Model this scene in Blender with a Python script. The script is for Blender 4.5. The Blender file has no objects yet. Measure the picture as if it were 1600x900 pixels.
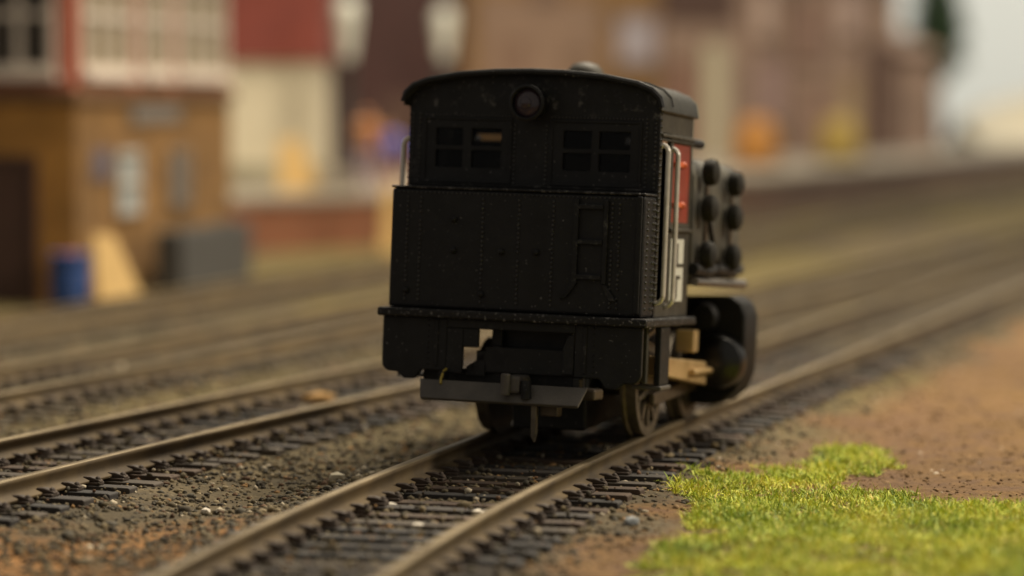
import bpy, bmesh, math, random
import numpy as np
from mathutils import Vector, Matrix, noise as mnoise

R = math.radians
random.seed(11)
rng = np.random.default_rng(11)
sc = bpy.context.scene
col = sc.collection

# ------------------------------------------------------------------ camera
CAM_H = 3.57
RAIL_Z = 0.34
cam_d = bpy.data.cameras.new("camera")
cam_d.sensor_width = 36.0
cam_d.lens = 96.75
cam_d.clip_start = 0.5
cam_d.clip_end = 600
cam_d.dof.use_dof = True
cam_d.dof.focus_distance = 24.3
cam_d.dof.aperture_fstop = 0.2
cam_d.dof.aperture_blades = 7
cam = bpy.data.objects.new("camera", cam_d)
cam.location = (0, 0, CAM_H)
cam.rotation_euler = (R(86.0), 0, 0)
col.objects.link(cam)
sc.camera = cam

# ------------------------------------------------------------------ world, lamps, exposure
wd = bpy.data.worlds.new("World")
sc.world = wd
wd.use_nodes = True
bg = wd.node_tree.nodes["Background"]
bg.inputs[0].default_value = (1.0, 0.92, 0.80, 1)
bg.inputs[1].default_value = 0.24


def lamp(name, loc, target, size, power, color):
    d = bpy.data.lights.new(name, 'AREA')
    d.shape = 'DISK'
    d.size = size
    d.energy = power
    d.color = color
    o = bpy.data.objects.new(name, d)
    o.location = loc
    o.rotation_euler = (Vector(target) - Vector(loc)).to_track_quat('-Z', 'Y').to_euler()
    col.objects.link(o)
    return o


lamp("hall_and_fill_lamp", (13, 42, 34), (1, 27, 0), 9, 19000, (1.0, 0.87, 0.68))
lamp("hall_and_fill_lamp", (34, 25, 21), (2, 27, 1), 7, 9000, (1.0, 0.88, 0.70))
lamp("hall_and_fill_lamp", (2, 58, 46), (0, 74, 0), 14, 33000, (1.0, 0.88, 0.69))
lamp("hall_and_fill_lamp", (36, 100, 42), (22, 130, 5), 12, 21000, (1.0, 0.93, 0.80))  # added lamp, brightens the backdrop and the far right end
sc.view_settings.view_transform = 'Standard'
sc.view_settings.look = 'None'
sc.view_settings.exposure = 0.0
sc.view_settings.gamma = 1.0
sc.cycles.use_denoising = True
sc.cycles.max_bounces = 6


# ------------------------------------------------------------------ materials
def s2l(c):
    c = c / 255.0
    return c / 12.92 if c <= 0.04045 else ((c + 0.055) / 1.055) ** 2.4


def rgb(r, g, b):
    return (s2l(r), s2l(g), s2l(b), 1)


def mat(name, c1, c2=None, scale=8.0, rough=0.7, metal=0.0, bump=0.0, bscale=40.0, spec=0.5, detail=4.0):
    m = bpy.data.materials.new(name)
    m.use_nodes = True
    nt = m.node_tree
    b = nt.nodes["Principled BSDF"]
    b.inputs["Roughness"].default_value = rough
    b.inputs["Metallic"].default_value = metal
    b.inputs["Specular IOR Level"].default_value = spec
    tc = nt.nodes.new("ShaderNodeTexCoord")
    if c2 is None:
        c2 = tuple(x * 0.8 for x in c1[:3]) + (1,)
    n = nt.nodes.new("ShaderNodeTexNoise")
    n.inputs["Scale"].default_value = scale
    n.inputs["Detail"].default_value = detail
    nt.links.new(tc.outputs["Object"], n.inputs["Vector"])
    r = nt.nodes.new("ShaderNodeValToRGB")
    r.color_ramp.elements[0].position = 0.3
    r.color_ramp.elements[0].color = c1
    r.color_ramp.elements[1].position = 0.7
    r.color_ramp.elements[1].color = c2
    nt.links.new(n.outputs["Fac"], r.inputs["Fac"])
    nt.links.new(r.outputs["Color"], b.inputs["Base Color"])
    if bump > 0:
        n2 = nt.nodes.new("ShaderNodeTexNoise")
        n2.inputs["Scale"].default_value = bscale
        n2.inputs["Detail"].default_value = 3
        nt.links.new(tc.outputs["Object"], n2.inputs["Vector"])
        bm = nt.nodes.new("ShaderNodeBump")
        bm.inputs["Strength"].default_value = bump
        bm.inputs["Distance"].default_value = 0.02
        nt.links.new(n2.outputs["Fac"], bm.inputs["Height"])
        nt.links.new(bm.outputs["Normal"], b.inputs["Normal"])
    m["ramp"] = r.name
    return m


def black_paint(name, c1, c2, rough=0.5, chips=0.0, chip_lines=()):
    """Brush-painted model enamel: streaky gloss, dust specks, edge chips of bare pale metal on a few seams."""
    m = mat(name, c1, c2, scale=5, rough=rough, bump=0.14, bscale=26, spec=0.3)
    nt = m.node_tree
    b = nt.nodes["Principled BSDF"]
    ramp = nt.nodes[m["ramp"]]
    tc = [n for n in nt.nodes if n.type == 'TEX_COORD'][0]
    # gloss variation
    n = nt.nodes.new("ShaderNodeTexNoise")
    n.inputs["Scale"].default_value = 9
    n.inputs["Detail"].default_value = 6
    nt.links.new(tc.outputs["Object"], n.inputs["Vector"])
    mr = nt.nodes.new("ShaderNodeMapRange")
    mr.inputs[3].default_value = rough - 0.12
    mr.inputs[4].default_value = rough + 0.2
    nt.links.new(n.outputs["Fac"], mr.inputs[0])
    nt.links.new(mr.outputs[0], b.inputs["Roughness"])
    # dust specks
    v = nt.nodes.new("ShaderNodeTexNoise")
    v.inputs["Scale"].default_value = 38
    v.inputs["Detail"].default_value = 2
    nt.links.new(tc.outputs["Object"], v.inputs["Vector"])
    th = nt.nodes.new("ShaderNodeMapRange")
    th.inputs[1].default_value = 0.60 if chips else 0.70
    th.inputs[2].default_value = 0.70 if chips else 0.77
    nt.links.new(v.outputs["Fac"], th.inputs[0])
    fac = th.outputs[0]
    # worn edges
    g = nt.nodes.new("ShaderNodeNewGeometry")
    e = nt.nodes.new("ShaderNodeMapRange")
    e.inputs[1].default_value = 0.56
    e.inputs[2].default_value = 0.66
    nt.links.new(g.outputs["Pointiness"], e.inputs[0])
    w = nt.nodes.new("ShaderNodeTexNoise")
    w.inputs["Scale"].default_value = 7
    w.inputs["Detail"].default_value = 8
    w.inputs["Roughness"].default_value = 0.75
    nt.links.new(tc.outputs["Object"], w.inputs["Vector"])
    wt = nt.nodes.new("ShaderNodeMapRange")
    wt.inputs[1].default_value = 0.55
    wt.inputs[2].default_value = 0.72
    nt.links.new(w.outputs["Fac"], wt.inputs[0])
    mu = nt.nodes.new("ShaderNodeMath")
    mu.operation = 'MULTIPLY'
    nt.links.new(e.outputs[0], mu.inputs[0])
    nt.links.new(wt.outputs[0], mu.inputs[1])
    ad = nt.nodes.new("ShaderNodeMath")
    ad.operation = 'MAXIMUM'
    nt.links.new(mu.outputs[0], ad.inputs[0])
    nt.links.new(fac, ad.inputs[1])
    mx = nt.nodes.new("ShaderNodeMix")
    mx.data_type = 'RGBA'
    mx.inputs[7].default_value = (0.22, 0.21, 0.20, 1)
    sm = nt.nodes.new("ShaderNodeMath")
    sm.operation = 'MULTIPLY'
    sm.inputs[1].default_value = 0.8
    nt.links.new(ad.outputs[0], sm.inputs[0])
    nt.links.new(sm.outputs[0], mx.inputs[0])
    nt.links.new(ramp.outputs["Color"], mx.inputs[6])
    nt.links.new(mx.outputs[2], b.inputs["Base Color"])
    return m


M = {}
M['black'] = black_paint("black_enamel", (0.0064, 0.0066, 0.0071, 1), (0.0108, 0.0109, 0.0112, 1), 0.5)
M['chipped'] = black_paint("chipped_enamel", (0.0075, 0.007, 0.0065, 1), (0.012, 0.011, 0.010, 1), 0.5, 1.0)
M['roof_black'] = black_paint("roof_enamel", (0.016, 0.016, 0.012, 1), (0.028, 0.026, 0.019, 1), 0.5)
M['olive_black'] = black_paint("olive_lit_black", (0.035, 0.032, 0.024, 1), (0.06, 0.054, 0.04, 1), 0.55)  # black paint with the olive of its lit sides put into the colour
M['gloss_black'] = mat("gloss_black", (0.006, 0.006, 0.006, 1), (0.011, 0.010, 0.009, 1), rough=0.6, spec=0.2, bump=0.1)
M['dark_grey'] = black_paint("dark_grey_metal", (0.075, 0.068, 0.060, 1), (0.105, 0.094, 0.082, 1), 0.45)
M['shiny_black'] = mat('shiny_black', (0.004, 0.004, 0.004, 1), None, rough=0.28)
M['rivet'] = mat('worn_rivet_heads', (0.010, 0.010, 0.011, 1), (0.045, 0.043, 0.040, 1), 11, 0.36, spec=0.6)
M['dusty_knob'] = mat('dusty_knob', (0.016, 0.015, 0.013, 1), (0.030, 0.028, 0.023, 1), 6, 0.75, spec=0.2)
M['tank_grey'] = mat("dusty_tank_paint", (0.075, 0.067, 0.045, 1), (0.024, 0.022, 0.016, 1), 3.5, 0.6, bump=0.1)
M['steel'] = mat("dull_steel", (0.30, 0.28, 0.25, 1), (0.20, 0.18, 0.16, 1), 8, 0.4, 0.9)
M['wire'] = mat("bright_wire", (0.72, 0.69, 0.63, 1), (0.56, 0.52, 0.45, 1), 6, 0.4, 0.3)
M['brass'] = mat("tarnished_brass", (0.66, 0.47, 0.24, 1), (0.46, 0.31, 0.14, 1), 5, 0.3, 0.35)
M['brown_metal'] = mat("browned_metal", (0.10, 0.075, 0.05, 1), (0.06, 0.045, 0.03, 1), 8, 0.5, 0.4)
M['wheel_metal'] = mat("wheel_metal", (0.16, 0.135, 0.10, 1), (0.09, 0.075, 0.055, 1), 9, 0.45, 0.6)
M['red'] = mat("red_door_paint", (0.26, 0.035, 0.016, 1), (0.19, 0.028, 0.014, 1), 6, 0.5)
M['orange'] = mat("orange_hinge_paint", (0.62, 0.12, 0.03, 1), (0.5, 0.1, 0.03, 1), 6, 0.5)
M['white_paint'] = mat("number_board_white", (0.62, 0.62, 0.54, 1), (0.50, 0.50, 0.43, 1), 9, 0.6)
M['glass'] = mat("dark_cab_glass", (0.001, 0.001, 0.0012, 1), (0.002, 0.002, 0.002, 1), 3, 0.2, spec=0.12)
_g = bpy.data.materials.new("cab_glass")
_g.use_nodes = True
_p = _g.node_tree.nodes["Principled BSDF"]
_p.inputs["Base Color"].default_value = (0.22, 0.23, 0.25, 1)
_p.inputs["Roughness"].default_value = 0.03
_p.inputs["Transmission Weight"].default_value = 1.0
_p.inputs["IOR"].default_value = 1.2
M['glass'] = _g
M['lens'] = mat("headlamp_lens", (0.05, 0.035, 0.045, 1), (0.03, 0.022, 0.03, 1), 3, 0.15)
M['pale_reflector'] = mat("pane_streak_grey", (0.20, 0.20, 0.21, 1), (0.07, 0.07, 0.08, 1), 12, 0.5)  # unused grey for painted light streaks in the cab panes


# ------------------------------------------------------------------ mesh helpers
class MB:
    def __init__(s):
        s.v = []
        s.f = []

    def add(s, vs, fs):
        o = len(s.v)
        s.v += [tuple(map(float, p)) for p in vs]
        s.f += [tuple(i + o for i in f) for f in fs]
        return s

    def box(s, x0, x1, y0, y1, z0, z1):
        vs = [(x, y, z) for z in (z0, z1) for y in (y0, y1) for x in (x0, x1)]
        return s.add(vs, [(0, 2, 3, 1), (4, 5, 7, 6), (0, 1, 5, 4), (2, 6, 7, 3), (0, 4, 6, 2), (1, 3, 7, 5)])

    def prism(s, prof, axis, a, b):
        """prof: 2D polygon; axis 0: (y,z) along x, 1: (x,z) along y, 2: (x,y) along z."""
        n = len(prof)

        def P(p, t):
            return (t, p[0], p[1]) if axis == 0 else ((p[0], t, p[1]) if axis == 1 else (p[0], p[1], t))
        vs = [P(p, a) for p in prof] + [P(p, b) for p in prof]
        fs = [tuple(range(n))[::-1], tuple(range(n, 2 * n))]
        fs += [(i, (i + 1) % n, n + (i + 1) % n, n + i) for i in range(n)]
        return s.add(vs, fs)

    def cyl(s, c, r, axis, a, b, n=20, r2=None, cap=True):
        r2 = r if r2 is None else r2
        vs = []
        for t, rr in ((a, r), (b, r2)):
            for i in range(n):
                q = 2 * math.pi * i / n
                p, w = c[0] + rr * math.cos(q), c[1] + rr * math.sin(q)
                vs.append((t, p, w) if axis == 0 else ((p, t, w) if axis == 1 else (p, w, t)))
        fs = [(i, (i + 1) % n, n + (i + 1) % n, n + i) for i in range(n)]
        if cap:
            fs += [tuple(range(n))[::-1], tuple(range(n, 2 * n))]
        return s.add(vs, fs)

    def lathe(s, c, prof, axis, n=24):
        """prof: list of (radius, t)."""
        vs = []
        for rr, t in prof:
            for i in range(n):
                q = 2 * math.pi * i / n
                p, w = c[0] + rr * math.cos(q), c[1] + rr * math.sin(q)
                vs.append((t, p, w) if axis == 0 else ((p, t, w) if axis == 1 else (p, w, t)))
        fs = []
        for k in range(len(prof) - 1):
            for i in range(n):
                fs.append((k * n + i, k * n + (i + 1) % n, (k + 1) * n + (i + 1) % n, (k + 1) * n + i))
        fs.append(tuple(range(n))[::-1])
        fs.append(tuple(range((len(prof) - 1) * n, len(prof) * n)))
        return s.add(vs, fs)

    def tube(s, pts, r, n=8):
        pts = [Vector(p) for p in pts]
        vs, fs = [], []
        up = Vector((0.13, 0.21, 0.97))
        for i, p in enumerate(pts):
            d = (pts[min(i + 1, len(pts) - 1)] - pts[max(i - 1, 0)]).normalized()
            a = d.cross(up)
            if a.length < 0.05:
                a = d.cross(Vector((1, 0, 0)))
            a.normalize()
            b = d.cross(a).normalized()
            rr = r[i] if isinstance(r, (list, tuple)) else r
            for k in range(n):
                q = 2 * math.pi * k / n
                vs.append(p + (a * math.cos(q) + b * math.sin(q)) * rr)
        for i in range(len(pts) - 1):
            for k in range(n):
                fs.append((i * n + k, i * n + (k + 1) % n, (i + 1) * n + (k + 1) % n, (i + 1) * n + k))
        fs.append(tuple(range(n))[::-1])
        fs.append(tuple(range((len(pts) - 1) * n, len(pts) * n)))
        return s.add(vs, fs)

    def plate(s, us, vs_, holes, axis, a, b):
        """solid plate between a and b along axis, with grid lines us x vs_ and cells (i,j) left open."""
        nu, nv = len(us) - 1, len(vs_) - 1
        solid = {(i, j) for i in range(nu) for j in range(nv)} - set(holes)

        def P(u, v, t):
            return (t, u, v) if axis == 0 else ((u, t, v) if axis == 1 else (u, v, t))
        idx = {}
        vs, fs = [], []

        def V(i, j, t):
            k = (i, j, t)
            if k not in idx:
                idx[k] = len(vs)
                vs.append(P(us[i], vs_[j], (a, b)[t]))
            return idx[k]
        for (i, j) in solid:
            fs.append((V(i, j, 0), V(i + 1, j, 0), V(i + 1, j + 1, 0), V(i, j + 1, 0)))
            fs.append((V(i, j, 1), V(i, j + 1, 1), V(i + 1, j + 1, 1), V(i + 1, j, 1)))
            for (di, dj, p, q) in ((-1, 0, (i, j), (i, j + 1)), (1, 0, (i + 1, j), (i + 1, j + 1)), (0, -1, (i, j), (i + 1, j)), (0, 1, (i, j + 1), (i + 1, j + 1))):
                if (i + di, j + dj) not in solid:
                    fs.append((V(*p, 0), V(*q, 0), V(*q, 1), V(*p, 1)))
        return s.add(vs, fs)

    def dome(s, c, d, r, h=None, n=6):
        """low rivet / bolt head at c, standing out along unit direction d."""
        d = Vector(d).normalized()
        h = r if h is None else h
        a = d.orthogonal().normalized()
        b = d.cross(a)
        c = Vector(c)
        vs = [c + (a * math.cos(2 * math.pi * i / n) + b * math.sin(2 * math.pi * i / n)) * r for i in range(n)]
        vs += [c + d * h * 0.7 + (a * math.cos(2 * math.pi * i / n) + b * math.sin(2 * math.pi * i / n)) * r * 0.68 for i in range(n)]
        vs.append(c + d * h)
        fs = [(i, (i + 1) % n, n + (i + 1) % n, n + i) for i in range(n)] + [(n + i, n + (i + 1) % n, 2 * n) for i in range(n)]
        return s.add(vs, fs)

    def build(s, name, m, parent=None, fn=None, bevel=0.0, smooth=False, segs=2):
        vs = s.v
        if fn:
            vs = [fn(p) for p in vs]
        me = bpy.data.meshes.new(name)
        me.from_pydata(vs, [], s.f)
        bm = bmesh.new()
        bm.from_mesh(me)
        bmesh.ops.recalc_face_normals(bm, faces=bm.faces)
        bm.to_mesh(me)
        bm.free()
        if m is not None:
            me.materials.append(m)
        if smooth:
            for p in me.polygons:
                p.use_smooth = True
            me.set_sharp_from_angle(angle=R(40))
        o = bpy.data.objects.new(name, me)
        col.objects.link(o)
        if parent is not None:
            o.parent = parent
        if bevel > 0:
            b = o.modifiers.new("bevel", 'BEVEL')
            b.width = bevel
            b.segments = segs
            b.limit_method = 'ANGLE'
            b.angle_limit = R(35)
        return o


def tag(o, label=None, cat=None, group=None, kind=None):
    if label:
        o["label"] = label
    if cat:
        o["category"] = cat
    if group:
        o["group"] = group
    if kind:
        o["kind"] = kind
    return o


def empty(name, loc, rz=0.0):
    o = bpy.data.objects.new(name, None)
    o.empty_display_size = 0.2
    o.location = loc
    o.rotation_euler = (0, 0, rz)
    col.objects.link(o)
    return o


def copy_tree(o, parent=None):
    c = o.copy()
    col.objects.link(c)
    c.parent = parent
    for ch in o.children:
        copy_tree(ch, c)
    return c


def np_mesh(name, V, F, m, colors=None):
    """fast mesh from numpy arrays: V (n,3), F (k,3|4) ."""
    me = bpy.data.meshes.new(name)
    nf, k = F.shape
    me.vertices.add(len(V))
    me.vertices.foreach_set("co", V.astype(np.float32).ravel())
    me.loops.add(nf * k)
    me.loops.foreach_set("vertex_index", F.astype(np.int32).ravel())
    me.polygons.add(nf)
    me.polygons.foreach_set("loop_start", np.arange(0, nf * k, k, dtype=np.int32))
    me.update(calc_edges=True)
    if colors is not None:
        at = me.color_attributes.new("tint", 'FLOAT_COLOR', 'POINT')
        at.data.foreach_set("color", np.concatenate([colors, np.ones((len(V), 1))], 1).astype(np.float32).ravel())
    me.materials.append(m)
    o = bpy.data.objects.new(name, me)
    col.objects.link(o)
    return o


def vnoise(x, y, s, seed=0):
    """vectorised value noise, smooth, range 0..1"""
    x = np.asarray(x) * s + seed * 17.3
    y = np.asarray(y) * s + seed * 9.1
    xi, yi = np.floor(x).astype(np.int64), np.floor(y).astype(np.int64)
    fx, fy = x - xi, y - yi
    fx, fy = fx * fx * (3 - 2 * fx), fy * fy * (3 - 2 * fy)

    def h(a, b):
        n = (a * 374761393 + b * 668265263 + seed * 1274126177) & 0x7fffffff
        n = ((n ^ (n >> 13)) * 1274126177) & 0x7fffffff
        return ((n ^ (n >> 16)) & 0xffff) / 65535.0
    return (h(xi, yi) * (1 - fx) + h(xi + 1, yi) * fx) * (1 - fy) + (h(xi, yi + 1) * (1 - fx) + h(xi + 1, yi + 1) * fx) * fy


# ------------------------------------------------------------------ track alignments
GAUGE = 1.50      # between rail centres


def smooth_path(hs, x0, y0, ya, yb, step=0.1):
    """centre line as arc-length samples: hs = [(y, heading deg)] and the line passes (x0, y0)."""
    ys = np.array([h[0] for h in hs])
    hd = np.radians([h[1] for h in hs])

    def march(sgn, yend):
        pts = []
        x, y = x0, y0
        while (y < yend) if sgn > 0 else (y > yend):
            a = np.interp(y, ys, hd)
            x += sgn * step * math.sin(a)
            y += sgn * step * math.cos(a)
            pts.append((x, y))
        return pts
    b = march(-1, ya)[::-1]
    f = march(1, yb)
    return np.array(b + [(x0, y0)] + f)


def frame_of(path):
    d = np.gradient(path, axis=0)
    d /= np.linalg.norm(d, axis=1)[:, None]
    nrm = np.stack([d[:, 1], -d[:, 0]], 1)      # to the right
    return d, nrm


path_main = smooth_path([(14, 9.5), (19, 12.5), (22, 15.6), (26, 18.0), (30, 19.8), (60, 20.0), (130, 24)], 0.54, 26.29, 12, 118)
path_next = smooth_path([(14, 18), (24, 21), (30, 23.5), (60, 22), (130, 26)], -3.55, 26.9, 14, 110)
path_third = smooth_path([(14, 20), (30, 21.0), (40, 19), (130, 24)], -6.22, 30.2, 17, 100)
path_fourth = smooth_path([(14, 19), (45, 20), (130, 25)], -6.9, 40.2, 30, 92)
PATHS = [path_main, path_next, path_third, path_fourth]


def signed_dist(x, y, path, sub=6):
    p = path[::sub]
    d, n = frame_of(p)
    best = np.full(x.shape, 1e9)
    sg = np.zeros(x.shape)
    for i in range(len(p)):
        dx, dy = x - p[i, 0], y - p[i, 1]
        q = dx * dx + dy * dy
        m = q < best
        best = np.where(m, q, best)
        sg = np.where(m, dx * n[i, 0] + dy * n[i, 1], sg)
    return sg


# ------------------------------------------------------------------ ground
def spaced(a, b, f):
    out = [a]
    while out[-1] < b:
        out.append(out[-1] + f(out[-1]))
    return np.array(out)


gy = spaced(-25, 190, lambda y: 1.5 if y < 14 else (0.055 if y < 30 else 0.055 + (y - 30) * 0.02))
gx = spaced(-70, 90, lambda x: 0.075 if -7.5 < x < 8.5 else 0.075 + (abs(x) - 7) * 0.06)
GX, GY = np.meshgrid(gx, gy)


def near_dist(x, y):
    return [signed_dist(x, y, p, 12) for p in PATHS]


def base_height(x, y, sd):
    h = 0.02 + 0.05 * (vnoise(x, y, 0.45, 1) - 0.5) + 0.03 * (vnoise(x, y, 1.6, 2) - 0.5)
    for k, s in enumerate(sd):
        a = np.abs(s)
        t = np.clip((2.1 - a) / 0.9, 0, 1)
        t = t * t * (3 - 2 * t)
        h = np.maximum(h, 0.085 * t + h * (1 - t))
        inside = np.clip((0.68 - a) / 0.15, 0, 1)
        h = h + 0.010 * inside
    s = sd[0]
    bank = np.clip((s - 2.4) / 3.5, 0, 1)
    h = h + 0.10 * bank * bank * (3 - 2 * bank)
    return h


SD = near_dist(GX, GY)
GH = base_height(GX, GY, SD)
fine = (vnoise(GX, GY, 9, 3) - 0.5) * 0.030 + (vnoise(GX, GY, 19, 4) - 0.5) * 0.022
GH = GH + fine * np.clip((60 - GY) / 20, 0, 1)
nyy, nxx = GX.shape
V = np.stack([GX, GY, GH], -1).reshape(-1, 3)
I = np.arange(nyy * nxx).reshape(nyy, nxx)
F = np.stack([I[:-1, :-1], I[:-1, 1:], I[1:, 1:], I[1:, :-1]], -1).reshape(-1, 4)

# soil zones: 0 = ash ballast, 1 = red-brown earth, plus a tint map; these are colours of the scatter material itself
s0 = SD[0]
wob = (vnoise(GX, GY, 1.1, 5) - 0.5) * 0.9 + (vnoise(GX, GY, 3.3, 6) - 0.5) * 0.45
earth = np.clip((s0 + wob - 1.42) / 0.45, 0, 1)
sn = SD[1]
between = (s0 < -1.0) & (sn > 1.0)
rust = np.clip((vnoise(GX, GY, 0.55, 7) + 0.35 * vnoise(GX, GY, 2.2, 8) - 0.50) / 0.2, 0, 1)
rust = rust * np.clip((23.5 - GY) / 1.6, 0, 1) * np.where(between, 1, 0.0)
mossy = np.clip((vnoise(GX, GY, 0.22, 9) + 0.4 * vnoise(GX, GY, 0.9, 10) - 0.58) / 0.25, 0, 1) * np.clip((GY - 24) / 12, 0, 1)


def mixc(a, b, t):
    return a * (1 - t[..., None]) + np.array(b) * t[..., None]


ash = np.zeros(GX.shape + (3,)) + np.array([0.092, 0.072, 0.041])
ash = mixc(ash, (0.135, 0.103, 0.056), vnoise(GX, GY, 0.8, 12) * 0.8)
ash = mixc(ash, (0.050, 0.041, 0.028), np.clip(vnoise(GX, GY, 5.5, 13) * 1.4 - 0.4, 0, 1) * 0.7)
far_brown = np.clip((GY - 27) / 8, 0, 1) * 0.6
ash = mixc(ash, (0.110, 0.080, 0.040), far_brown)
soil = np.zeros(GX.shape + (3,)) + np.array([0.145, 0.083, 0.038])
soil = mixc(soil, (0.185, 0.110, 0.043), vnoise(GX, GY, 0.9, 14))
soil = mixc(soil, (0.185, 0.110, 0.036), np.clip((SD[0] - 2.6) / 2.5, 0, 1) * 0.8)
soil = mixc(soil, (0.12, 0.070, 0.045), np.clip(vnoise(GX, GY, 6.5, 15) * 1.5 - 0.6, 0, 1))
c = mixc(ash, (0.30, 0.145, 0.045), rust * 0.85)
c = mixc(c, (0.150, 0.115, 0.036), mossy * 0.85)
mott = 0.62 + 0.62 * (0.55 * vnoise(GX, GY, 0.35, 51) + 0.45 * vnoise(GX, GY, 1.25, 52))
patch = np.clip((vnoise(GX, GY, 0.16, 53) + 0.5 * vnoise(GX, GY, 0.6, 54) - 0.78) / 0.22, 0, 1)
soil = mixc(soil, (0.105, 0.070, 0.036), patch * 0.55)
c = c * (1 - earth[..., None]) + soil * np.array([0.95, 0.92, 0.84]) * earth[..., None]
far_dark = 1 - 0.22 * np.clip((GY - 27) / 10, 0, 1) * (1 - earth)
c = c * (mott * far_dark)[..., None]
C = c.reshape(-1, 3)


def tint_mat(name, rough, nscale, amount, bump=0.0, bscale=60.0, hue=None):
    m = bpy.data.materials.new(name)
    m.use_nodes = True
    nt = m.node_tree
    b = nt.nodes["Principled BSDF"]
    b.inputs["Roughness"].default_value = rough
    b.inputs["Specular IOR Level"].default_value = 0.3
    a = nt.nodes.new("ShaderNodeAttribute")
    a.attribute_name = "tint"
    tc = nt.nodes.new("ShaderNodeTexCoord")
    n = nt.nodes.new("ShaderNodeTexNoise")
    n.inputs["Scale"].default_value = nscale
    n.inputs["Detail"].default_value = 5
    n.inputs["Roughness"].default_value = 0.7
    nt.links.new(tc.outputs["Object"], n.inputs["Vector"])
    mr = nt.nodes.new("ShaderNodeMapRange")
    mr.inputs[1].default_value = 0.3
    mr.inputs[2].default_value = 0.7
    mr.inputs[3].default_value = 1 - amount
    mr.inputs[4].default_value = 1 + amount
    nt.links.new(n.outputs["Fac"], mr.inputs[0])
    mx = nt.nodes.new("ShaderNodeMix")
    mx.data_type = 'RGBA'
    mx.blend_type = 'MULTIPLY'
    mx.inputs[0].default_value = 1
    nt.links.new(a.outputs["Color"], mx.inputs[6])
    nt.links.new(mr.outputs[0], mx.inputs[7])
    nt.links.new(mx.outputs[2], b.inputs["Base Color"])
    if bump:
        bn = nt.nodes.new("ShaderNodeBump")
        bn.inputs["Strength"].default_value = bump
        bn.inputs["Distance"].default_value = 0.03
        n2 = nt.nodes.new("ShaderNodeTexNoise")
        n2.inputs["Scale"].default_value = bscale
        n2.inputs["Detail"].default_value = 4
        nt.links.new(tc.outputs["Object"], n2.inputs["Vector"])
        nt.links.new(n2.outputs["Fac"], bn.inputs["Height"])
        nt.links.new(bn.outputs["Normal"], b.inputs["Normal"])
    return m


M['ground'] = tint_mat("ash_and_earth", 0.95, 14, 0.35, 0.5, 24)
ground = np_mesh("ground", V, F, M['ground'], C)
for p in ground.data.polygons[:1]:
    pass
ground.data.polygons.foreach_set("use_smooth", np.ones(len(ground.data.polygons), dtype=bool))
tag(ground, "brown ash and red earth ground sheet round the railway tracks", kind="structure")


def ground_z(x, y):
    """height of the sheet without its finest roughness"""
    x, y = np.atleast_1d(np.asarray(x, float)), np.atleast_1d(np.asarray(y, float))
    return base_height(x, y, near_dist(x, y))


SL_TOP = RAIL_Z - 0.188 - 0.012
# ------------------------------------------------------------------ scattered stones
ico_v, ico_f = None, None
_bm = bmesh.new()
bmesh.ops.create_icosphere(_bm, subdivisions=1, radius=1.0)
ico_v = np.array([v.co[:] for v in _bm.verts])
ico_f = np.array([[v.index for v in f.verts] for f in _bm.faces])
_bm.free()


def stones(name, xs, ys, zs, rs, cols, m, label):
    n = len(xs)
    k = len(ico_v)
    jit = 1 + (rng.random((n, k, 1)) - 0.5) * 0.7
    sc3 = np.stack([rng.uniform(0.7, 1.4, n), rng.uniform(0.7, 1.4, n), rng.uniform(0.5, 1.0, n)], -1)
    ang = rng.uniform(0, 2 * np.pi, n)
    P = ico_v[None] * jit * sc3[:, None] * rs[:, None, None]
    ca, sa = np.cos(ang)[:, None], np.sin(ang)[:, None]
    X = P[..., 0] * ca - P[..., 1] * sa + xs[:, None]
    Y = P[..., 0] * sa + P[..., 1] * ca + ys[:, None]
    Z = P[..., 2] + zs[:, None]
    VV = np.stack([X, Y, Z], -1).reshape(-1, 3)
    FF = (ico_f[None] + (np.arange(n) * k)[:, None, None]).reshape(-1, 3)
    CC = np.repeat(cols, k, 0)
    o = np_mesh(name, VV, FF, m, CC)
    tag(o, label, "gravel", kind="stuff")
    return o


M['stone'] = tint_mat("loose_stone", 0.85, 25, 0.25)

# ash ballast: denser near the camera, in and beside the tracks
N = 92000
yy = 15 + 27 * rng.random(N) ** 1.25
half = yy * 0.20
xx = (rng.random(N) * 2 - 1) * (half + 0.6)
sd = near_dist(xx, yy)
keep = (sd[0] < 1.45 + 0.22 * rng.standard_normal(N))
amin = np.min(np.abs(np.stack(sd)), 0)
on_bed = amin < 1.9
keep &= on_bed | (rng.random(N) < 0.75)
# leave the rails clear
for s in sd:
    keep &= np.abs(np.abs(s) - 0.75) > 0.10
xx, yy, amin = xx[keep], yy[keep], amin[keep]
n = len(xx)
rs = 0.011 + 0.024 * rng.random(n) ** 2.4
rs[rng.random(n) < 0.03] *= 1.6
zz = ground_z(xx, yy) + rs * 0.25
ontop = (np.min(np.abs(np.stack([q_[keep] for q_ in sd])), 0) < 1.28) & (rng.random(n) < 0.09)
zz = np.where(ontop, SL_TOP + 0.012 + rs * 0.2, zz)
pal = np.array([[0.058, 0.047, 0.031], [0.100, 0.080, 0.046], [0.145, 0.112, 0.060], [0.085, 0.075, 0.055], [0.115, 0.064, 0.034], [0.215, 0.17, 0.10], [0.42, 0.36, 0.26], [0.30, 0.175, 0.07]])
pw = np.array([0.22, 0.23, 0.17, 0.15, 0.08, 0.08, 0.025, 0.045])
cc = pal[rng.choice(len(pal), n, p=pw / pw.sum())] * rng.uniform(0.75, 1.25, (n, 1))
stones("ballast_gravel", xx, yy, zz, rs, cc, M['stone'], "grey and brown ash gravel spread between and beside the tracks")

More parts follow.
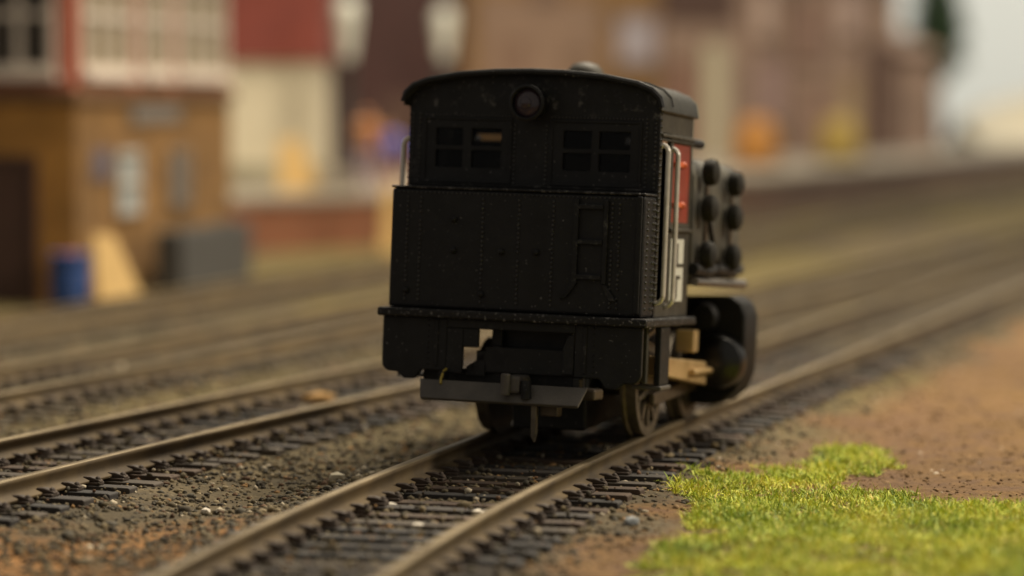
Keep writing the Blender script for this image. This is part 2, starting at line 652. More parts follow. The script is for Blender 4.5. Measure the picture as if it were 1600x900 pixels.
# earth crumbs on the right
N = 16000
yy = 16 + 20 * rng.random(N) ** 1.3
xx = (rng.random(N)) * (yy * 0.20 + 0.5)
sd0 = signed_dist(xx, yy, path_main, 12)
keep = sd0 > 1.4 + 0.2 * rng.standard_normal(N)
xx, yy = xx[keep], yy[keep]
n = len(xx)
rs = 0.008 + 0.022 * rng.random(n) ** 4
zz = ground_z(xx, yy) - rs * 0.1
pal = np.array([[0.15, 0.085, 0.038], [0.19, 0.113, 0.046], [0.12, 0.070, 0.034], [0.25, 0.16, 0.075], [0.5, 0.43, 0.33]])
cc = pal[rng.choice(5, n, p=[0.40, 0.38, 0.06, 0.14, 0.02])] * rng.uniform(0.8, 1.2, (n, 1))
stones("earth_crumbs", xx, yy, zz, rs, cc, M['stone'], "reddish brown crumbs of earth strewn right of the locomotive's track")

# a few pale pebbles one can pick out
for (px_, py_, r_, lab) in [(-1.60, 25.05, 0.07, "yellowish pebble in the ballast between the two nearest tracks, farthest from the camera"),
                            (-2.62, 23.35, 0.045, "small white pebble beside the outer sleeper ends of the left track"),
                            (-1.02, 23.0, 0.05, "pale pebble just left of the left rail in front of the locomotive"),
                            (-0.28, 22.6, 0.05, "pale pebble on the sleepers between the rails in front of the locomotive"),
                            (-0.75, 21.9, 0.05, "whitish pebble between the rails, nearest of the two to the camera"),
                            (0.98, 22.35, 0.06, "blue grey pebble at the sleeper ends right of the near track")]:
    b = MB()
    pv = ico_v * (1 + (rng.random((len(ico_v), 1)) - 0.5) * 0.4) * np.array([1.2, 0.9, 0.75]) * r_
    b.add(pv, [tuple(f) for f in ico_f])
    cx = (0.62, 0.55, 0.40, 1) if "yellow" in lab else ((0.28, 0.30, 0.31, 1) if "blue" in lab else (0.66, 0.60, 0.50, 1))
    o = b.build("pebble", mat("pale_pebble", cx, None, 12, 0.8), None, smooth=True)
    o.location = (px_, py_, float(ground_z(px_, py_)[0]) + r_ * 0.55)
    tag(o, lab, "pebble", "pale pebbles in the ballast")

# ------------------------------------------------------------------ railway tracks
M['rail_near'] = mat("tarnished_rail", (0.155, 0.108, 0.050, 1), (0.070, 0.049, 0.027, 1), 2.2, 0.6, 0.2, bump=0.05)
M['rail_top'] = mat("rail_running_surface", (0.27, 0.215, 0.13, 1), (0.12, 0.09, 0.05, 1), 1.3, 0.48, 0.6)
M['sleeper'] = mat("plastic_sleeper", (0.022, 0.018, 0.016, 1), (0.062, 0.050, 0.040, 1), 5, 0.8, bump=0.15, bscale=30)
M['chair'] = mat("rail_chair_brown", (0.030, 0.022, 0.017, 1), (0.065, 0.042, 0.027, 1), 10, 0.75)

RAIL_PROF = [(-0.10, 0.0), (0.10, 0.0), (0.10, 0.025), (0.022, 0.05), (0.022, 0.125), (0.044, 0.146), (0.044, 0.180), (0.034, 0.188), (-0.034, 0.188), (-0.044, 0.180), (-0.044, 0.146), (-0.022, 0.125), (-0.022, 0.05), (-0.10, 0.025)]
SL_TOP = RAIL_Z - 0.188 - 0.012


def sweep_rail(path, off, name, parent, origin):
    p = path[::4]
    d, n = frame_of(p)
    pr = np.array(RAIL_PROF)
    k = len(pr)
    P = np.zeros((len(p), k, 3))
    base = RAIL_Z - 0.188
    for j in range(k):
        P[:, j, 0] = p[:, 0] + n[:, 0] * (off + pr[j, 0])
        P[:, j, 1] = p[:, 1] + n[:, 1] * (off + pr[j, 0])
        P[:, j, 2] = base + pr[j, 1]
    P[..., :2] -= np.array(origin[:2])
    VV = P.reshape(-1, 3)
    I = np.arange(len(p) * k).reshape(len(p), k)
    J = np.roll(I, -1, 1)
    FF = np.stack([I[:-1], J[:-1], J[1:], I[1:]], -1).reshape(-1, 4)
    o = np_mesh(name, VV, FF, M['rail_near'])
    o.data.materials.append(M['rail_top'])
    mi = np.tile(np.array([1 if 6 <= j <= 8 else 0 for j in range(k)], dtype=np.int32), len(p) - 1)
    o.data.polygons.foreach_set("material_index", mi)
    bm = bmesh.new()
    bm.from_mesh(o.data)
    bmesh.ops.recalc_face_normals(bm, faces=bm.faces)
    bm.to_mesh(o.data)
    bm.free()
    o.parent = parent
    return o


M['dusty_sleeper'] = mat('dust_covered_sleeper', (0.060, 0.047, 0.030, 1), (0.095, 0.073, 0.044, 1), 3, 0.9)


def dusty_from(k):
    return 24 if k else 37


# shared sleeper and chair shapes (local x across the track)
b = MB()
b.prism([(-1.30, -0.10), (1.30, -0.10), (1.30, 0.0), (1.285, 0.012), (-1.285, 0.012), (-1.30, 0.0)], 1, -0.085, 0.085)
sl0 = b.build("sleeper", M['sleeper'], bevel=0.012)
b = MB()
b.box(-0.22, 0.22, -0.060, 0.060, 0.012, 0.040)
for sgn in (-1, 1):
    b.prism([(sgn * 0.045, 0.040), (sgn * 0.225, 0.040), (sgn * 0.215, 0.060), (sgn * 0.12, 0.085), (sgn * 0.045, 0.085)], 1, -0.036, 0.036)
    b.dome((sgn * 0.185, 0.0, 0.055), (0, 0, 1), 0.036, 0.04)
ch0 = b.build("rail_chair", M['chair'], bevel=0.006, segs=1)
sl1 = sl0.copy()
sl1.data = sl0.data.copy()
sl1.data.materials[0] = M['dusty_sleeper']
variants = []
for c1_, c2_ in (((0.022, 0.018, 0.016, 1), (0.062, 0.050, 0.040, 1)), ((0.035, 0.027, 0.020, 1), (0.085, 0.065, 0.044, 1)), ((0.018, 0.016, 0.015, 1), (0.045, 0.040, 0.036, 1)), ((0.030, 0.020, 0.014, 1), (0.095, 0.058, 0.034, 1))):
    d_ = sl0.data.copy()
    d_.materials[0] = mat("sleeper_stain", c1_, c2_, 4.5, 0.82, bump=0.3, bscale=22)
    variants.append(d_)
col.objects.unlink(sl0)
col.objects.unlink(ch0)


def track(path, label, y_far, chairs_until, pitch=0.40, phase=0.0, dusty=0):
    i0 = int(np.argmin(np.abs(path[:, 1] - 26)))
    org = (path[i0, 0], path[i0, 1], 0)
    t = empty("railway_track", org)
    tag(t, label, kind="structure")
    for s in (-1, 1):
        sweep_rail(path, s * GAUGE / 2, "rail", t, org)
    d, n = frame_of(path)
    dist = phase
    step = 0.1
    for i in range(len(path)):
        dist += step
        if dist >= pitch:
            dist -= pitch
            if path[i, 1] > y_far:
                break
            a = -math.atan2(d[i, 0], d[i, 1])
            s = (sl1 if path[i, 1] > dusty_from(dusty) else sl0).copy()
            col.objects.link(s)
            s.parent = t
            if path[i, 1] <= dusty_from(dusty):
                s.data = random.choice(variants)
            s.location = (path[i, 0] - org[0], path[i, 1] - org[1], SL_TOP - 0.012 - max(0, random.gauss(0.004, 0.010)))
            s.scale = (random.uniform(0.97, 1.02), random.uniform(0.85, 1.12), 1)
            s.rotation_euler = (random.uniform(-.01, .01), random.uniform(-.006, .006), a + random.uniform(-.012, .012))
            if path[i, 1] < chairs_until:
                for q in (-1, 1):
                    h = ch0.copy()
                    col.objects.link(h)
                    h.parent = s
                    h.location = (q * GAUGE / 2, 0, 0)
    return t


track(path_main, "railway track the black locomotive stands on", 70, 44)
track(path_next, "railway track next to the locomotive's on its left", 62, 42, phase=0.3)
track(path_third, "third railway track, between the left track and the brick buildings", 58, 34, phase=0.2, dusty=1)
track(path_fourth, "farthest railway track, close to the signal box", 62, 0, dusty=1)

# ------------------------------------------------------------------ grass
M['grass'] = tint_mat("static_grass", 0.6, 3, 0.2)
poly = np.array([(1.30, 24.1), (1.45, 24.6), (1.9, 25.2), (2.45, 25.6), (2.85, 26.1), (3.05, 27.2), (3.4, 27.6), (3.75, 27.4), (3.62, 26.3), (3.10, 25.3), (3.20, 24.5), (3.70, 23.7), (4.5, 23.3), (5.3, 22.7), (5.3, 15.5), (0.2, 15.5), (0.55, 18.5), (0.85, 20.0), (1.2, 21.0), (1.52, 22.2), (1.50, 23.2)])


def in_poly(x, y, P):
    ins = np.zeros(x.shape, bool)
    j = len(P) - 1
    for i in range(len(P)):
        xi, yi, xj, yj = P[i, 0], P[i, 1], P[j, 0], P[j, 1]
        c_ = ((yi > y) != (yj > y)) & (x < (xj - xi) * (y - yi) / (yj - yi + 1e-12) + xi)
        ins ^= c_
        j = i
    return ins


N = 230000
bx = rng.uniform(0.1, 5.4, N)
by = rng.uniform(15.5, 28.2, N)
wx = bx + (vnoise(bx, by, 3.0, 21) - 0.5) * 0.5 + (vnoise(bx, by, 11, 22) - 0.5) * 0.18
wy = by + (vnoise(bx, by, 3.0, 23) - 0.5) * 0.6 + (vnoise(bx, by, 11, 24) - 0.5) * 0.25
edge_d = (vnoise(bx, by, 5, 61) - 0.5) * 0.5
wx = wx + edge_d * rng.random(N)
wy = wy - edge_d * rng.random(N) * 1.2
dens = vnoise(bx, by, 2.3, 25) * 0.7 + vnoise(bx, by, 7, 26) * 0.5
keep = in_poly(wx, wy, poly) & (dens > 0.36 + 0.13 * rng.standard_normal(N)) & (bx < by * 0.20 + 0.25)
bx, by = bx[keep], by[keep]
n = len(bx)
bz = ground_z(bx, by) - 0.01
L = rng.uniform(0.05, 0.155, n) * (0.75 + 0.5 * vnoise(bx, by, 1.7, 27))
th = rng.uniform(0, 2 * np.pi, n)
lean = np.abs(rng.normal(1.3, 0.5, n))
wdt = rng.uniform(0.0045, 0.009, n)
dirx, diry = np.cos(th), np.sin(th)
ph2 = rng.uniform(0, 2 * np.pi, n)
sx, sy = np.cos(ph2) * wdt, np.sin(ph2) * wdt
l1 = L * 0.5
mx_, my_, mz_ = bx + dirx * l1 * np.sin(lean * 0.6), by + diry * l1 * np.sin(lean * 0.6), bz + l1 * np.cos(lean * 0.6)
tx, ty, tz = mx_ + dirx * l1 * np.sin(lean * 1.25), my_ + diry * l1 * np.sin(lean * 1.25), mz_ + l1 * np.cos(np.minimum(lean * 1.25, 1.65))
VV = np.stack([np.stack([bx - sx, by - sy, bz], -1), np.stack([bx + sx, by + sy, bz], -1), np.stack([mx_ + sx * .8, my_ + sy * .8, mz_], -1), np.stack([mx_ - sx * .8, my_ - sy * .8, mz_], -1), np.stack([tx, ty, tz], -1)], 1).reshape(-1, 3)
o5 = (np.arange(n) * 5)[:, None]
FF = np.concatenate([np.array([[0, 1, 2]]) + o5, np.array([[0, 2, 3]]) + o5, np.array([[3, 2, 4]]) + o5])
gcol = np.array([[0.50, 0.55, 0.055], [0.30, 0.40, 0.045], [0.64, 0.60, 0.065], [0.11, 0.19, 0.03], [0.60, 0.46, 0.09]])
k_ = rng.random(n) * 0.55 + 0.45 * vnoise(bx, by, 1.9, 28)
ci = np.where(k_ < 0.20, 3, np.where(k_ < 0.42, 1, np.where(k_ < 0.66, 0, 2)))
ci = np.where(rng.random(n) < 0.06, 4, ci)
gc = gcol[ci] * rng.uniform(0.8, 1.2, (n, 1))
go = np_mesh("grass", VV, FF, M['grass'], np.repeat(gc, 5, 0))
tag(go, "bright yellow green grass tufts in the lower right corner", "grass", kind="stuff")

# ================================================================== LOCOMOTIVE
HEAD = 18.5
loco = empty("steam_locomotive", (0.54, 26.29, RAIL_Z), -R(HEAD))
tag(loco, "small black steam locomotive seen from behind, with red cab side door, on the near track", "locomotive")
PITCH, ROLL, OFFU = -3.5, 1.2, -0.18
_m = Matrix.Rotation(R(PITCH), 3, 'X') @ Matrix.Rotation(R(ROLL), 3, 'Y')


def BF(p):
    return tuple(_m @ Vector(p) + Vector((OFFU, 0, 0)))


def part(mb, name, m, parent=loco, bevel=0.012, smooth=False, segs=2, fn=BF):
    return mb.build(name, m, parent, fn, bevel, smooth, segs)


HW = 1.225           # half width of tank and cab
WR = -1.30           # rear face of the bunker tank
WC = -0.90           # rear wall of the cab
WF = 0.30            # front of the cab
VF = 1.17            # footplate top
# bunker tank
b = MB()
r_ = 0.05
b.box(-HW, HW, WR, WC - 0.004, VF, 2.277)
tank = part(b, "rear_tank", M['black'], bevel=0.03, segs=3)
b = MB()
b.box(-HW - 0.004, HW + 0.004, WR - 0.010, WC - 0.006, 2.278, 2.30)
part(b, "tank_rim", M['chipped'], tank, bevel=0.012)
rv = MB()
D0 = (0, -1, 0)
for u in (-1.06, -0.93, -0.32, 0.03, 0.36, 0.92, 0.99):
    v = 1.25
    while v < 2.2:
        if random.random() > 0.06:
            rv.dome((u + random.uniform(-.003, .003), WR - 0.001, v), D0, 0.0145, 0.017)
        v += 0.043
for i in range(54):
    rv.dome((-1.15 + i * 0.0434, WR - 0.001, 2.245), D0, 0.010, 0.009)
for wv in (WR + 0.10, WR + 0.28, WR + 0.345):
    v = 1.25
    while v < 2.25:
        for s in (-1, 1):
            rv.dome((s * (HW + 0.001), wv, v), (s, 0, 0), 0.016, 0.016)
        v += 0.06
ob = part(rv, "rivets", M['rivet'], tank, bevel=0, smooth=True)
ob["kind"] = "stuff"
for (u, v) in ((-0.595, 1.715), (-0.13, 1.72), (0.21, 1.725), (-0.60, 2.0), (-1.05, 1.33), (-0.31, 1.32)):
    b = MB()
    b.lathe((u, v), [(0.030, WR - 0.001), (0.032, WR - 0.012), (0.026, WR - 0.028), (0.012, WR - 0.036)], 1, 10)
    part(b, "bolt", M['black'], tank, bevel=0, smooth=True)
# tank ladder: stiles, rungs, flared feet
for u in (0.585, 0.865):
    b = MB()
    s = -1 if u < 0.7 else 1
    b.box(u - 0.022, u + 0.022, WR - 0.035, WR - 0.001, 1.46, 2.23)
    b.prism([(u - 0.022, 1.459), (u + 0.022, 1.459), (u + 0.022 + s * 0.09, 1.335), (u + s * 0.10 + s * 0.03, 1.31), (u - 0.035 + s * 0.09, 1.31)], 1, WR - 0.033, WR - 0.001)
    part(b, "ladder_stile", M['black'], tank, bevel=0.006, segs=1)
for v in (2.16, 1.84, 1.52):
    b = MB()
    b.box(0.608, 0.842, WR - 0.045, WR - 0.002, v - 0.022, v + 0.022)
    part(b, "ladder_rung", M['black'], tank, bevel=0.006, segs=1)
b = MB()
b.box(HW - 0.075, HW - 0.02, WR - 0.03, WR - 0.001, 1.20, 2.27)
part(b, "corner_strip", M['black'], tank, bevel=0.012)

# footplate and rear drop plates
b = MB()
b.box(-1.29, 1.31, -1.41, 0.36, VF - 0.085, VF - 0.003)
part(b, "footplate", M['chipped'], bevel=0.02, segs=3)
WPL = -1.33


def drop_plate(sgn):
    pts = [(0.62, VF - 0.083), (1.255, VF - 0.083), (1.255, 0.66)]
    for k in range(1, 6):
        q = k / 5 * math.pi / 2
        pts.append((1.255 - 0.09 * (1 - math.cos(q)), 0.66 - 0.09 * math.sin(q)))
    pts += [(1.10, 0.57), (1.03, 0.51), (0.92, 0.515), (0.86, 0.60), (0.62, 0.60)]
    b = MB()
    b.prism([(sgn * x, z) for x, z in pts], 1, WPL, WPL + 0.055)
    return b


for s in (-1, 1):
    o = part(drop_plate(s), "drop_plate", M['black'], bevel=0.012)
    b = MB()
    b.box(min(s * 0.70, s * 0.735), max(s * 0.70, s * 0.735), WPL - 0.012, WPL - 0.001, 0.64, VF - 0.10)
    part(b, "cover_strip", M['black'], o, bevel=0.004, segs=1)
    b = MB()
    for k in range(9):
        b.dome((s * 0.80, WPL - 0.001, 0.66 + k * 0.05), D0, 0.011, 0.01)
    ob = part(b, "rivets", M['black'], o, bevel=0)
    ob["kind"] = "stuff"
# centre of the rear beam: stepped shallow crosspiece over an open gap at left
b = MB()
b.box(-0.62, 0.62, WPL + 0.0, WPL + 0.05, 1.0, VF - 0.082)
b.box(-0.62, -0.46, WPL + 0.0, WPL + 0.05, 0.58, 1.0)
b.box(-0.90, 0.66, WPL + 0.17, WPL + 0.23, 0.47, 0.62)
b.box(-0.46, -0.31, WPL + 0.0, WPL + 0.05, 0.83, 1.0)
b.box(-0.36, -0.26, WPL + 0.10, WPL + 0.16, 0.70, 0.80)
b.box(-0.41, -0.37, WPL + 0.10, WPL + 0.16, 0.60, 0.68)
b.box(-0.24, -0.14, WPL + 0.18, WPL + 0.22, 0.84, 1.02)
b.box(-0.27, 0.66, WPL + 0.10, WPL + 0.16, 0.60, 0.84)
b.prism([(-0.46, 0.56), (-0.27, 0.56), (-0.27, 0.80), (-0.33, 0.76), (-0.37, 0.70), (-0.46, 0.64)], 1, WPL + 0.10, WPL + 0.16)
b.prism([(0.50, 0.62), (0.61, 0.62), (0.61, 1.0), (0.55, 0.98), (0.50, 0.86)], 1, WPL + 0.02, WPL + 0.09)
part(b, "rear_beam", M['black'], bevel=0.01)
b = MB()
b.box(-0.21, 0.50, WPL + 0.30, WPL + 0.34, 0.70, 1.08)
part(b, "frame_plate", M['black'], bevel=0.006)
# pilot step bar: sloped grey plate with turned lip
b = MB()
y0, y1 = -1.44, -1.56
prof = [(y0, 0.505), (y0 - 0.02, 0.525), (y1 - 0.03, 0.36), (y1, 0.335), (y1 + 0.03, 0.35)]
vs, fs = [], []
for (ua, ub, zoff) in ((-0.875, -0.85, 0.0), (0.90, 0.92, 0.0)):
    pass
ends = [(-0.82, -0.76), (0.80, 0.74)]
for k, (ut, ub) in enumerate(ends):
    for (yy_, zz_) in prof:
        t = (zz_ - 0.335) / 0.19
        vs.append((ub + (ut - ub) * t, yy_, zz_))
n_ = len(prof)
fs = [tuple(range(n_)), tuple(range(n_, 2 * n_))[::-1]] + [(i, (i + 1) % n_, n_ + (i + 1) % n_, n_ + i) for i in range(n_)]
b.add(vs, fs)
bar = part(b, "step_bar", M['dark_grey'], bevel=0.008)
for u in (-0.62, 0.68):
    b = MB()
    b.box(u - 0.03, u + 0.03, -1.44, WPL + 0.02, 0.47, 0.60)
    part(b, "bracket", M['black'], bar, bevel=0.006, segs=1)
# knuckle coupler with trip pin
b = MB()
b.box(0.03, 0.19, -1.58, -1.25, 0.44, 0.60)
coup = part(b, "coupler", M['dark_grey'], bevel=0.025)
b = MB()
b.cyl((0.06, -1.60), 0.045, 2, 0.42, 0.62, 12)
part(b, "knuckle", M['dark_grey'], coup, bevel=0.012)
b = MB()
b.tube([(0.24, -1.55, 0.56), (0.245, -1.56, 0.48), (0.25, -1.56, 0.40)], 0.05)
part(b, "knuckle", M['black'], coup, bevel=0)
b = MB()
b.prism([(0.275, 0.39), (0.335, 0.39), (0.335, 0.08), (0.315, 0.0), (0.285, 0.05)], 1, -1.50, -1.44)
part(b, "trip_pin", M['wheel_metal'], coup, bevel=0.01)
b = MB()
b.box(0.34, 0.50, -1.40, -1.25, 0.24, 0.385)
part(b, "draft_box", M['brown_metal'], bevel=0.01)
b = MB()
b.box(0.62, 0.82, -1.30, -1.02, 0.40, 0.50)
part(b, "brake_hanger", M['brown_metal'], bevel=0.02)
# hose with a yellow dab on the left end of the bar
b = MB()
b.tube([(-0.60, -1.36, 0.62), (-0.605, -1.42, 0.60), (-0.61, -1.47, 0.53), (-0.60, -1.50, 0.49)], 0.012, 6)
part(b, "paint_wire", mat("yellow_wire", (0.40, 0.30, 0.05, 1), None, 5, 0.6), bar, bevel=0)

# ---- cab
# rear wall with two window openings
us = [-HW, -1.06, -0.22, 0.19, 1.04, HW]
vs_ = [VF, 2.37, 2.945, 3.06]
b = MB()
b.plate(us, vs_, [(1, 1), (3, 1)], 1, WC, WC + 0.05)
roof_pts = [(-1.235, 3.08), (-1.215, 3.16), (-1.14, 3.235), (-1.0, 3.29), (-0.7, 3.345), (-0.35, 3.375), (0, 3.385), (0.35, 3.375), (0.7, 3.345), (1.0, 3.29), (1.14, 3.235), (1.215, 3.16), (1.235, 3.08)]
arch = [(u * 0.99, v - 0.01) for u, v in roof_pts]
b.prism([(-HW, 3.0602)] + arch[1:-1] + [(HW, 3.0602)], 1, WC + 0.001, WC + 0.049)
cab = part(b, "cab_rear_wall", M['black'], bevel=0)
rv = MB()
for u in (-1.19, -1.12, -0.175, 0.135, 1.10, 1.185):
    v = 2.36
    while v < (3.0 if abs(u) > 0.5 else 2.92):
        rv.dome((u, WC - 0.001, v), D0, 0.0135, 0.015)
        v += 0.042
for i in range(26):
    for s0_, s1_ in ((-1.06, -0.2), (0.18, 1.06)):
        rv.dome((s0_ + (s1_ - s0_) * i / 25, WC - 0.001, 2.985), D0, 0.009, 0.008)
v = 1.3
while v < 3.05:
    for s in (-1, 1):
        rv.dome((s * (HW + 0.001), WC + 0.03, v), (s, 0, 0), 0.016, 0.018)
    v += 0.06
ob = part(rv, "rivets", M['rivet'], cab, bevel=0, smooth=True)
ob["kind"] = "stuff"


def cab_window(u0, u1, lo, hi):
    """frame proud of the wall, cross bars, four recessed panes"""
    ua = [u0, lo[0], lo[1], hi[0], hi[1], u1]
    va = [2.372, 2.495, 2.655, 2.70, 2.86, 2.943]
    b = MB()
    b.plate(ua, va, [(1, 1), (3, 1), (1, 3), (3, 3)], 1, WC - 0.002, WC + 0.044)
    f = part(b, "cab_window", M['black'], bevel=0.006, segs=1)
    b = MB()
    b.plate([u0 - 0.022, u0 + 0.006, u1 - 0.006, u1 + 0.022], [2.35, 2.378, 2.938, 2.965], [(1, 1)], 1, WC - 0.016, WC - 0.0005)
    part(b, "beading", M['black'], f, bevel=0.005, segs=1)
    for (a, c_) in (lo, hi):
        for (d_, e) in ((2.495, 2.655), (2.70, 2.86)):
            b = MB()
            b.box(a - 0.004, c_ + 0.004, WC + 0.030, WC + 0.036, d_ - 0.004, e + 0.004)
            part(b, "pane", M['glass'], f, bevel=0)
    return f


cab_window(-1.057, -0.223, (-0.955, -0.69), (-0.60, -0.31))
cab_window(0.193, 1.037, (0.30, 0.57), (0.645, 0.945))
# horizontal seams on the rear wall
b = MB()
b.box(-HW + 0.01, HW - 0.01, WC - 0.014, WC - 0.001, 2.326, 2.345)
part(b, "wall_strip", M['black'], cab, bevel=0.004, segs=1)

# cab sides: rear post, doorway, panel with window opening
for s in (-1, 1):
    b = MB()
    ya = [WC + 0.051, -0.80, -0.48, -0.39, 0.235, WF]
    za = [VF, 1.31, 1.95, 2.05, 2.79, 2.87, 3.09]
    b.plate(ya, za, [(1, 1), (1, 2), (1, 3), (1, 4), (3, 3)], 0, s * (HW - 0.045), s * HW)
    side = part(b, "cab_side", M['olive_black'], bevel=0.006, segs=1)
    for (th_, ya_, yb_, za_, zb_) in ((0.03, WC + 0.02, WF + 0.03, 3.055, 3.09), (0.022, WC + 0.05, WF + 0.01, 2.835, 2.865), (0.014, WC + 0.05, WF + 0.005, 2.80, 2.822), (0.03, -0.47, WF + 0.02, 1.965, 2.0)):
        b = MB()
        xa, xb = sorted((s * (HW + 0.001), s * (HW + th_)))
        b.box(xa, xb, ya_, yb_, za_, zb_)
        part(b, "beading", M['olive_black'], side, bevel=0.006, segs=1)
    # red sliding shutter in the window
    b = MB()
    b.box(min(s * (HW - 0.03), s * (HW - 0.008)), max(s * (HW - 0.03), s * (HW - 0.008)), -0.387, 0.232, 2.053, 2.787)
    sh = part(b, "window_shutter", M['red'] if s > 0 else M['black'], bevel=0.004, segs=1)
    if s > 0:
        sh["label"] = "red panel in the cab side window with two orange straps"
    for v in (2.60, 2.22):
        b = MB()
        b.box(min(s * (HW - 0.007), s * (HW + 0.018)), max(s * (HW - 0.007), s * (HW + 0.018)), -0.36, 0.02, v - 0.025, v + 0.025)
        b.dome((s * (HW + 0.012), -0.05, v), (s, 0, 0), 0.035, 0.03, 8)
        part(b, "strap", M['orange'], sh, bevel=0.008)
    # handrails
    for wv, vt, vb in ((-0.855, 2.74, 1.30), (-0.515, 2.72, 1.27)):
        b = MB()
        x0, x1 = s * (HW + 0.004), s * (HW + 0.075)
        pts = [(x0, wv, vt - 0.0)]
        for k in range(1, 6):
            q = k / 5 * math.pi / 2
            pts.append((x0 + (x1 - x0) * math.sin(q), wv, vt + 0.0 - 0.07 * (1 - math.cos(q)) + 0.02))
        pts += [(x1, wv, vt - 0.3), (x1, wv, (vt + vb) / 2), (x1, wv, vb + 0.2)]
        for k in range(0, 6):
            q = k / 5 * math.pi / 2
            pts.append((x0 + (x1 - x0) * math.cos(q), wv, vb + 0.08 * (1 - math.sin(q))))
        b.tube(pts, 0.023, 8)
        part(b, "handrail", M['wire'], bevel=0, smooth=True)
    # number board: white panel with outlined block characters
    b = MB()
    x0, x1 = s * (HW + 0.001), s * (HW + 0.012)
    b.box(min(x0, x1), max(x0, x1), -0.40, 0.06, 1.31, 1.90)
    nb = part(b, "number_board", M['white_paint'], bevel=0.004, segs=1)
    nb["label"] = "white number board with dark block characters under the cab window"
    b = MB()
    y0, y1 = s * (HW + 0.0125), s * (HW + 0.0145)
    ya, yb = min(y0, y1), max(y0, y1)
    for (wa, wb, va, vb) in ((-0.24, -0.14, 1.67, 1.86), (-0.30, -0.2405, 1.80, 1.83), (-0.28, 0.06, 1.635, 1.668),
                             (-0.24, -0.14, 1.35, 1.52), (-0.32, -0.04, 1.522, 1.555)):
        b.box(ya, yb, wa, wb, va, vb)
    b.prism([(-0.24, 1.349), (-0.14, 1.349), (-0.19, 1.32)], 0, ya, yb)
    part(b, "character", M['olive_black'], nb, bevel=0)
# cab front wall
b = MB()
b.plate([-HW + 0.05, -1.08, -0.56, 0.56, 1.08, HW - 0.05], [VF, 2.795, 2.86, 3.05], [(1, 1), (3, 1)], 1, WF - 0.05, WF - 0.002)
part(b, "cab_front_wall", M['black'], bevel=0)
b = MB()
b.box(-HW + 0.05, HW - 0.05, WC + 0.06, WF - 0.06, VF + 0.002, VF + 0.05)
part(b, "cab_floor", M['black'], bevel=0)
b = MB()
b.cyl((0, 2.05), 0.62, 1, WF - 0.20, WF - 0.052, 24)
for (u, v, r__) in ((-0.75, 2.55, 0.09), (-0.5, 2.72, 0.07), (0.45, 2.70, 0.08)):
    b.cyl((u, v), r__, 1, WF - 0.10, WF - 0.052, 12)
part(b, "backhead", M['dark_grey'], bevel=0.01)

# roof shell with rolled rear edge
b = MB()
outer = [(u * 1.018, v + 0.035) for u, v in roof_pts]
outer[0] = (-1.262, 3.06)
outer[-1] = (1.262, 3.06)
inner = [(u * 0.99, v - 0.012) for u, v in roof_pts]
inner[0] = (-1.24, 3.06)
inner[-1] = (1.24, 3.06)
b.prism(outer + inner[::-1], 1, WC - 0.10, WF + 0.06)
roof = part(b, "cab_roof", M['roof_black'], bevel=0.022, segs=3, smooth=True)
b = MB()
b.tube([(u * 1.018, WC - 0.10, v + 0.012) for u, v in roof_pts], 0.034, 8)
part(b, "roof_lip", M['black'], roof, bevel=0, smooth=True)
b = MB()
b.tube([(u * 1.030, WC + 0.26, v + 0.038) for u, v in roof_pts], 0.010, 6)
part(b, "roof_seam", M['roof_black'], roof, bevel=0, smooth=True)
# headlamp
b = MB()
LC = (0.0, 3.10)
b.lathe(LC, [(0.13, WC - 0.001), (0.15, WC - 0.06), (0.158, WC - 0.16), (0.172, WC - 0.20), (0.172, WC - 0.235), (0.150, WC - 0.245), (0.138, WC - 0.235), (0.136, WC - 0.18), (0.06, WC - 0.14), (0.02, WC - 0.135)], 1, 32)
hl = part(b, "headlamp", M['black'], bevel=0, smooth=True)
b = MB()
b.lathe(LC, [(0.135, WC - 0.185), (0.13, WC - 0.192), (0.09, WC - 0.205), (0.04, WC - 0.212), (0.005, WC - 0.214)], 1, 28)
part(b, "lens", M['lens'], hl, bevel=0, smooth=True)
b = MB()
b.lathe((-0.01, 3.10), [(0.052, WC - 0.2125), (0.05, WC - 0.220), (0.03, WC - 0.232), (0.004, WC - 0.236)], 1, 16)
part(b, "bulb", M['lens'], hl, bevel=0, smooth=True)

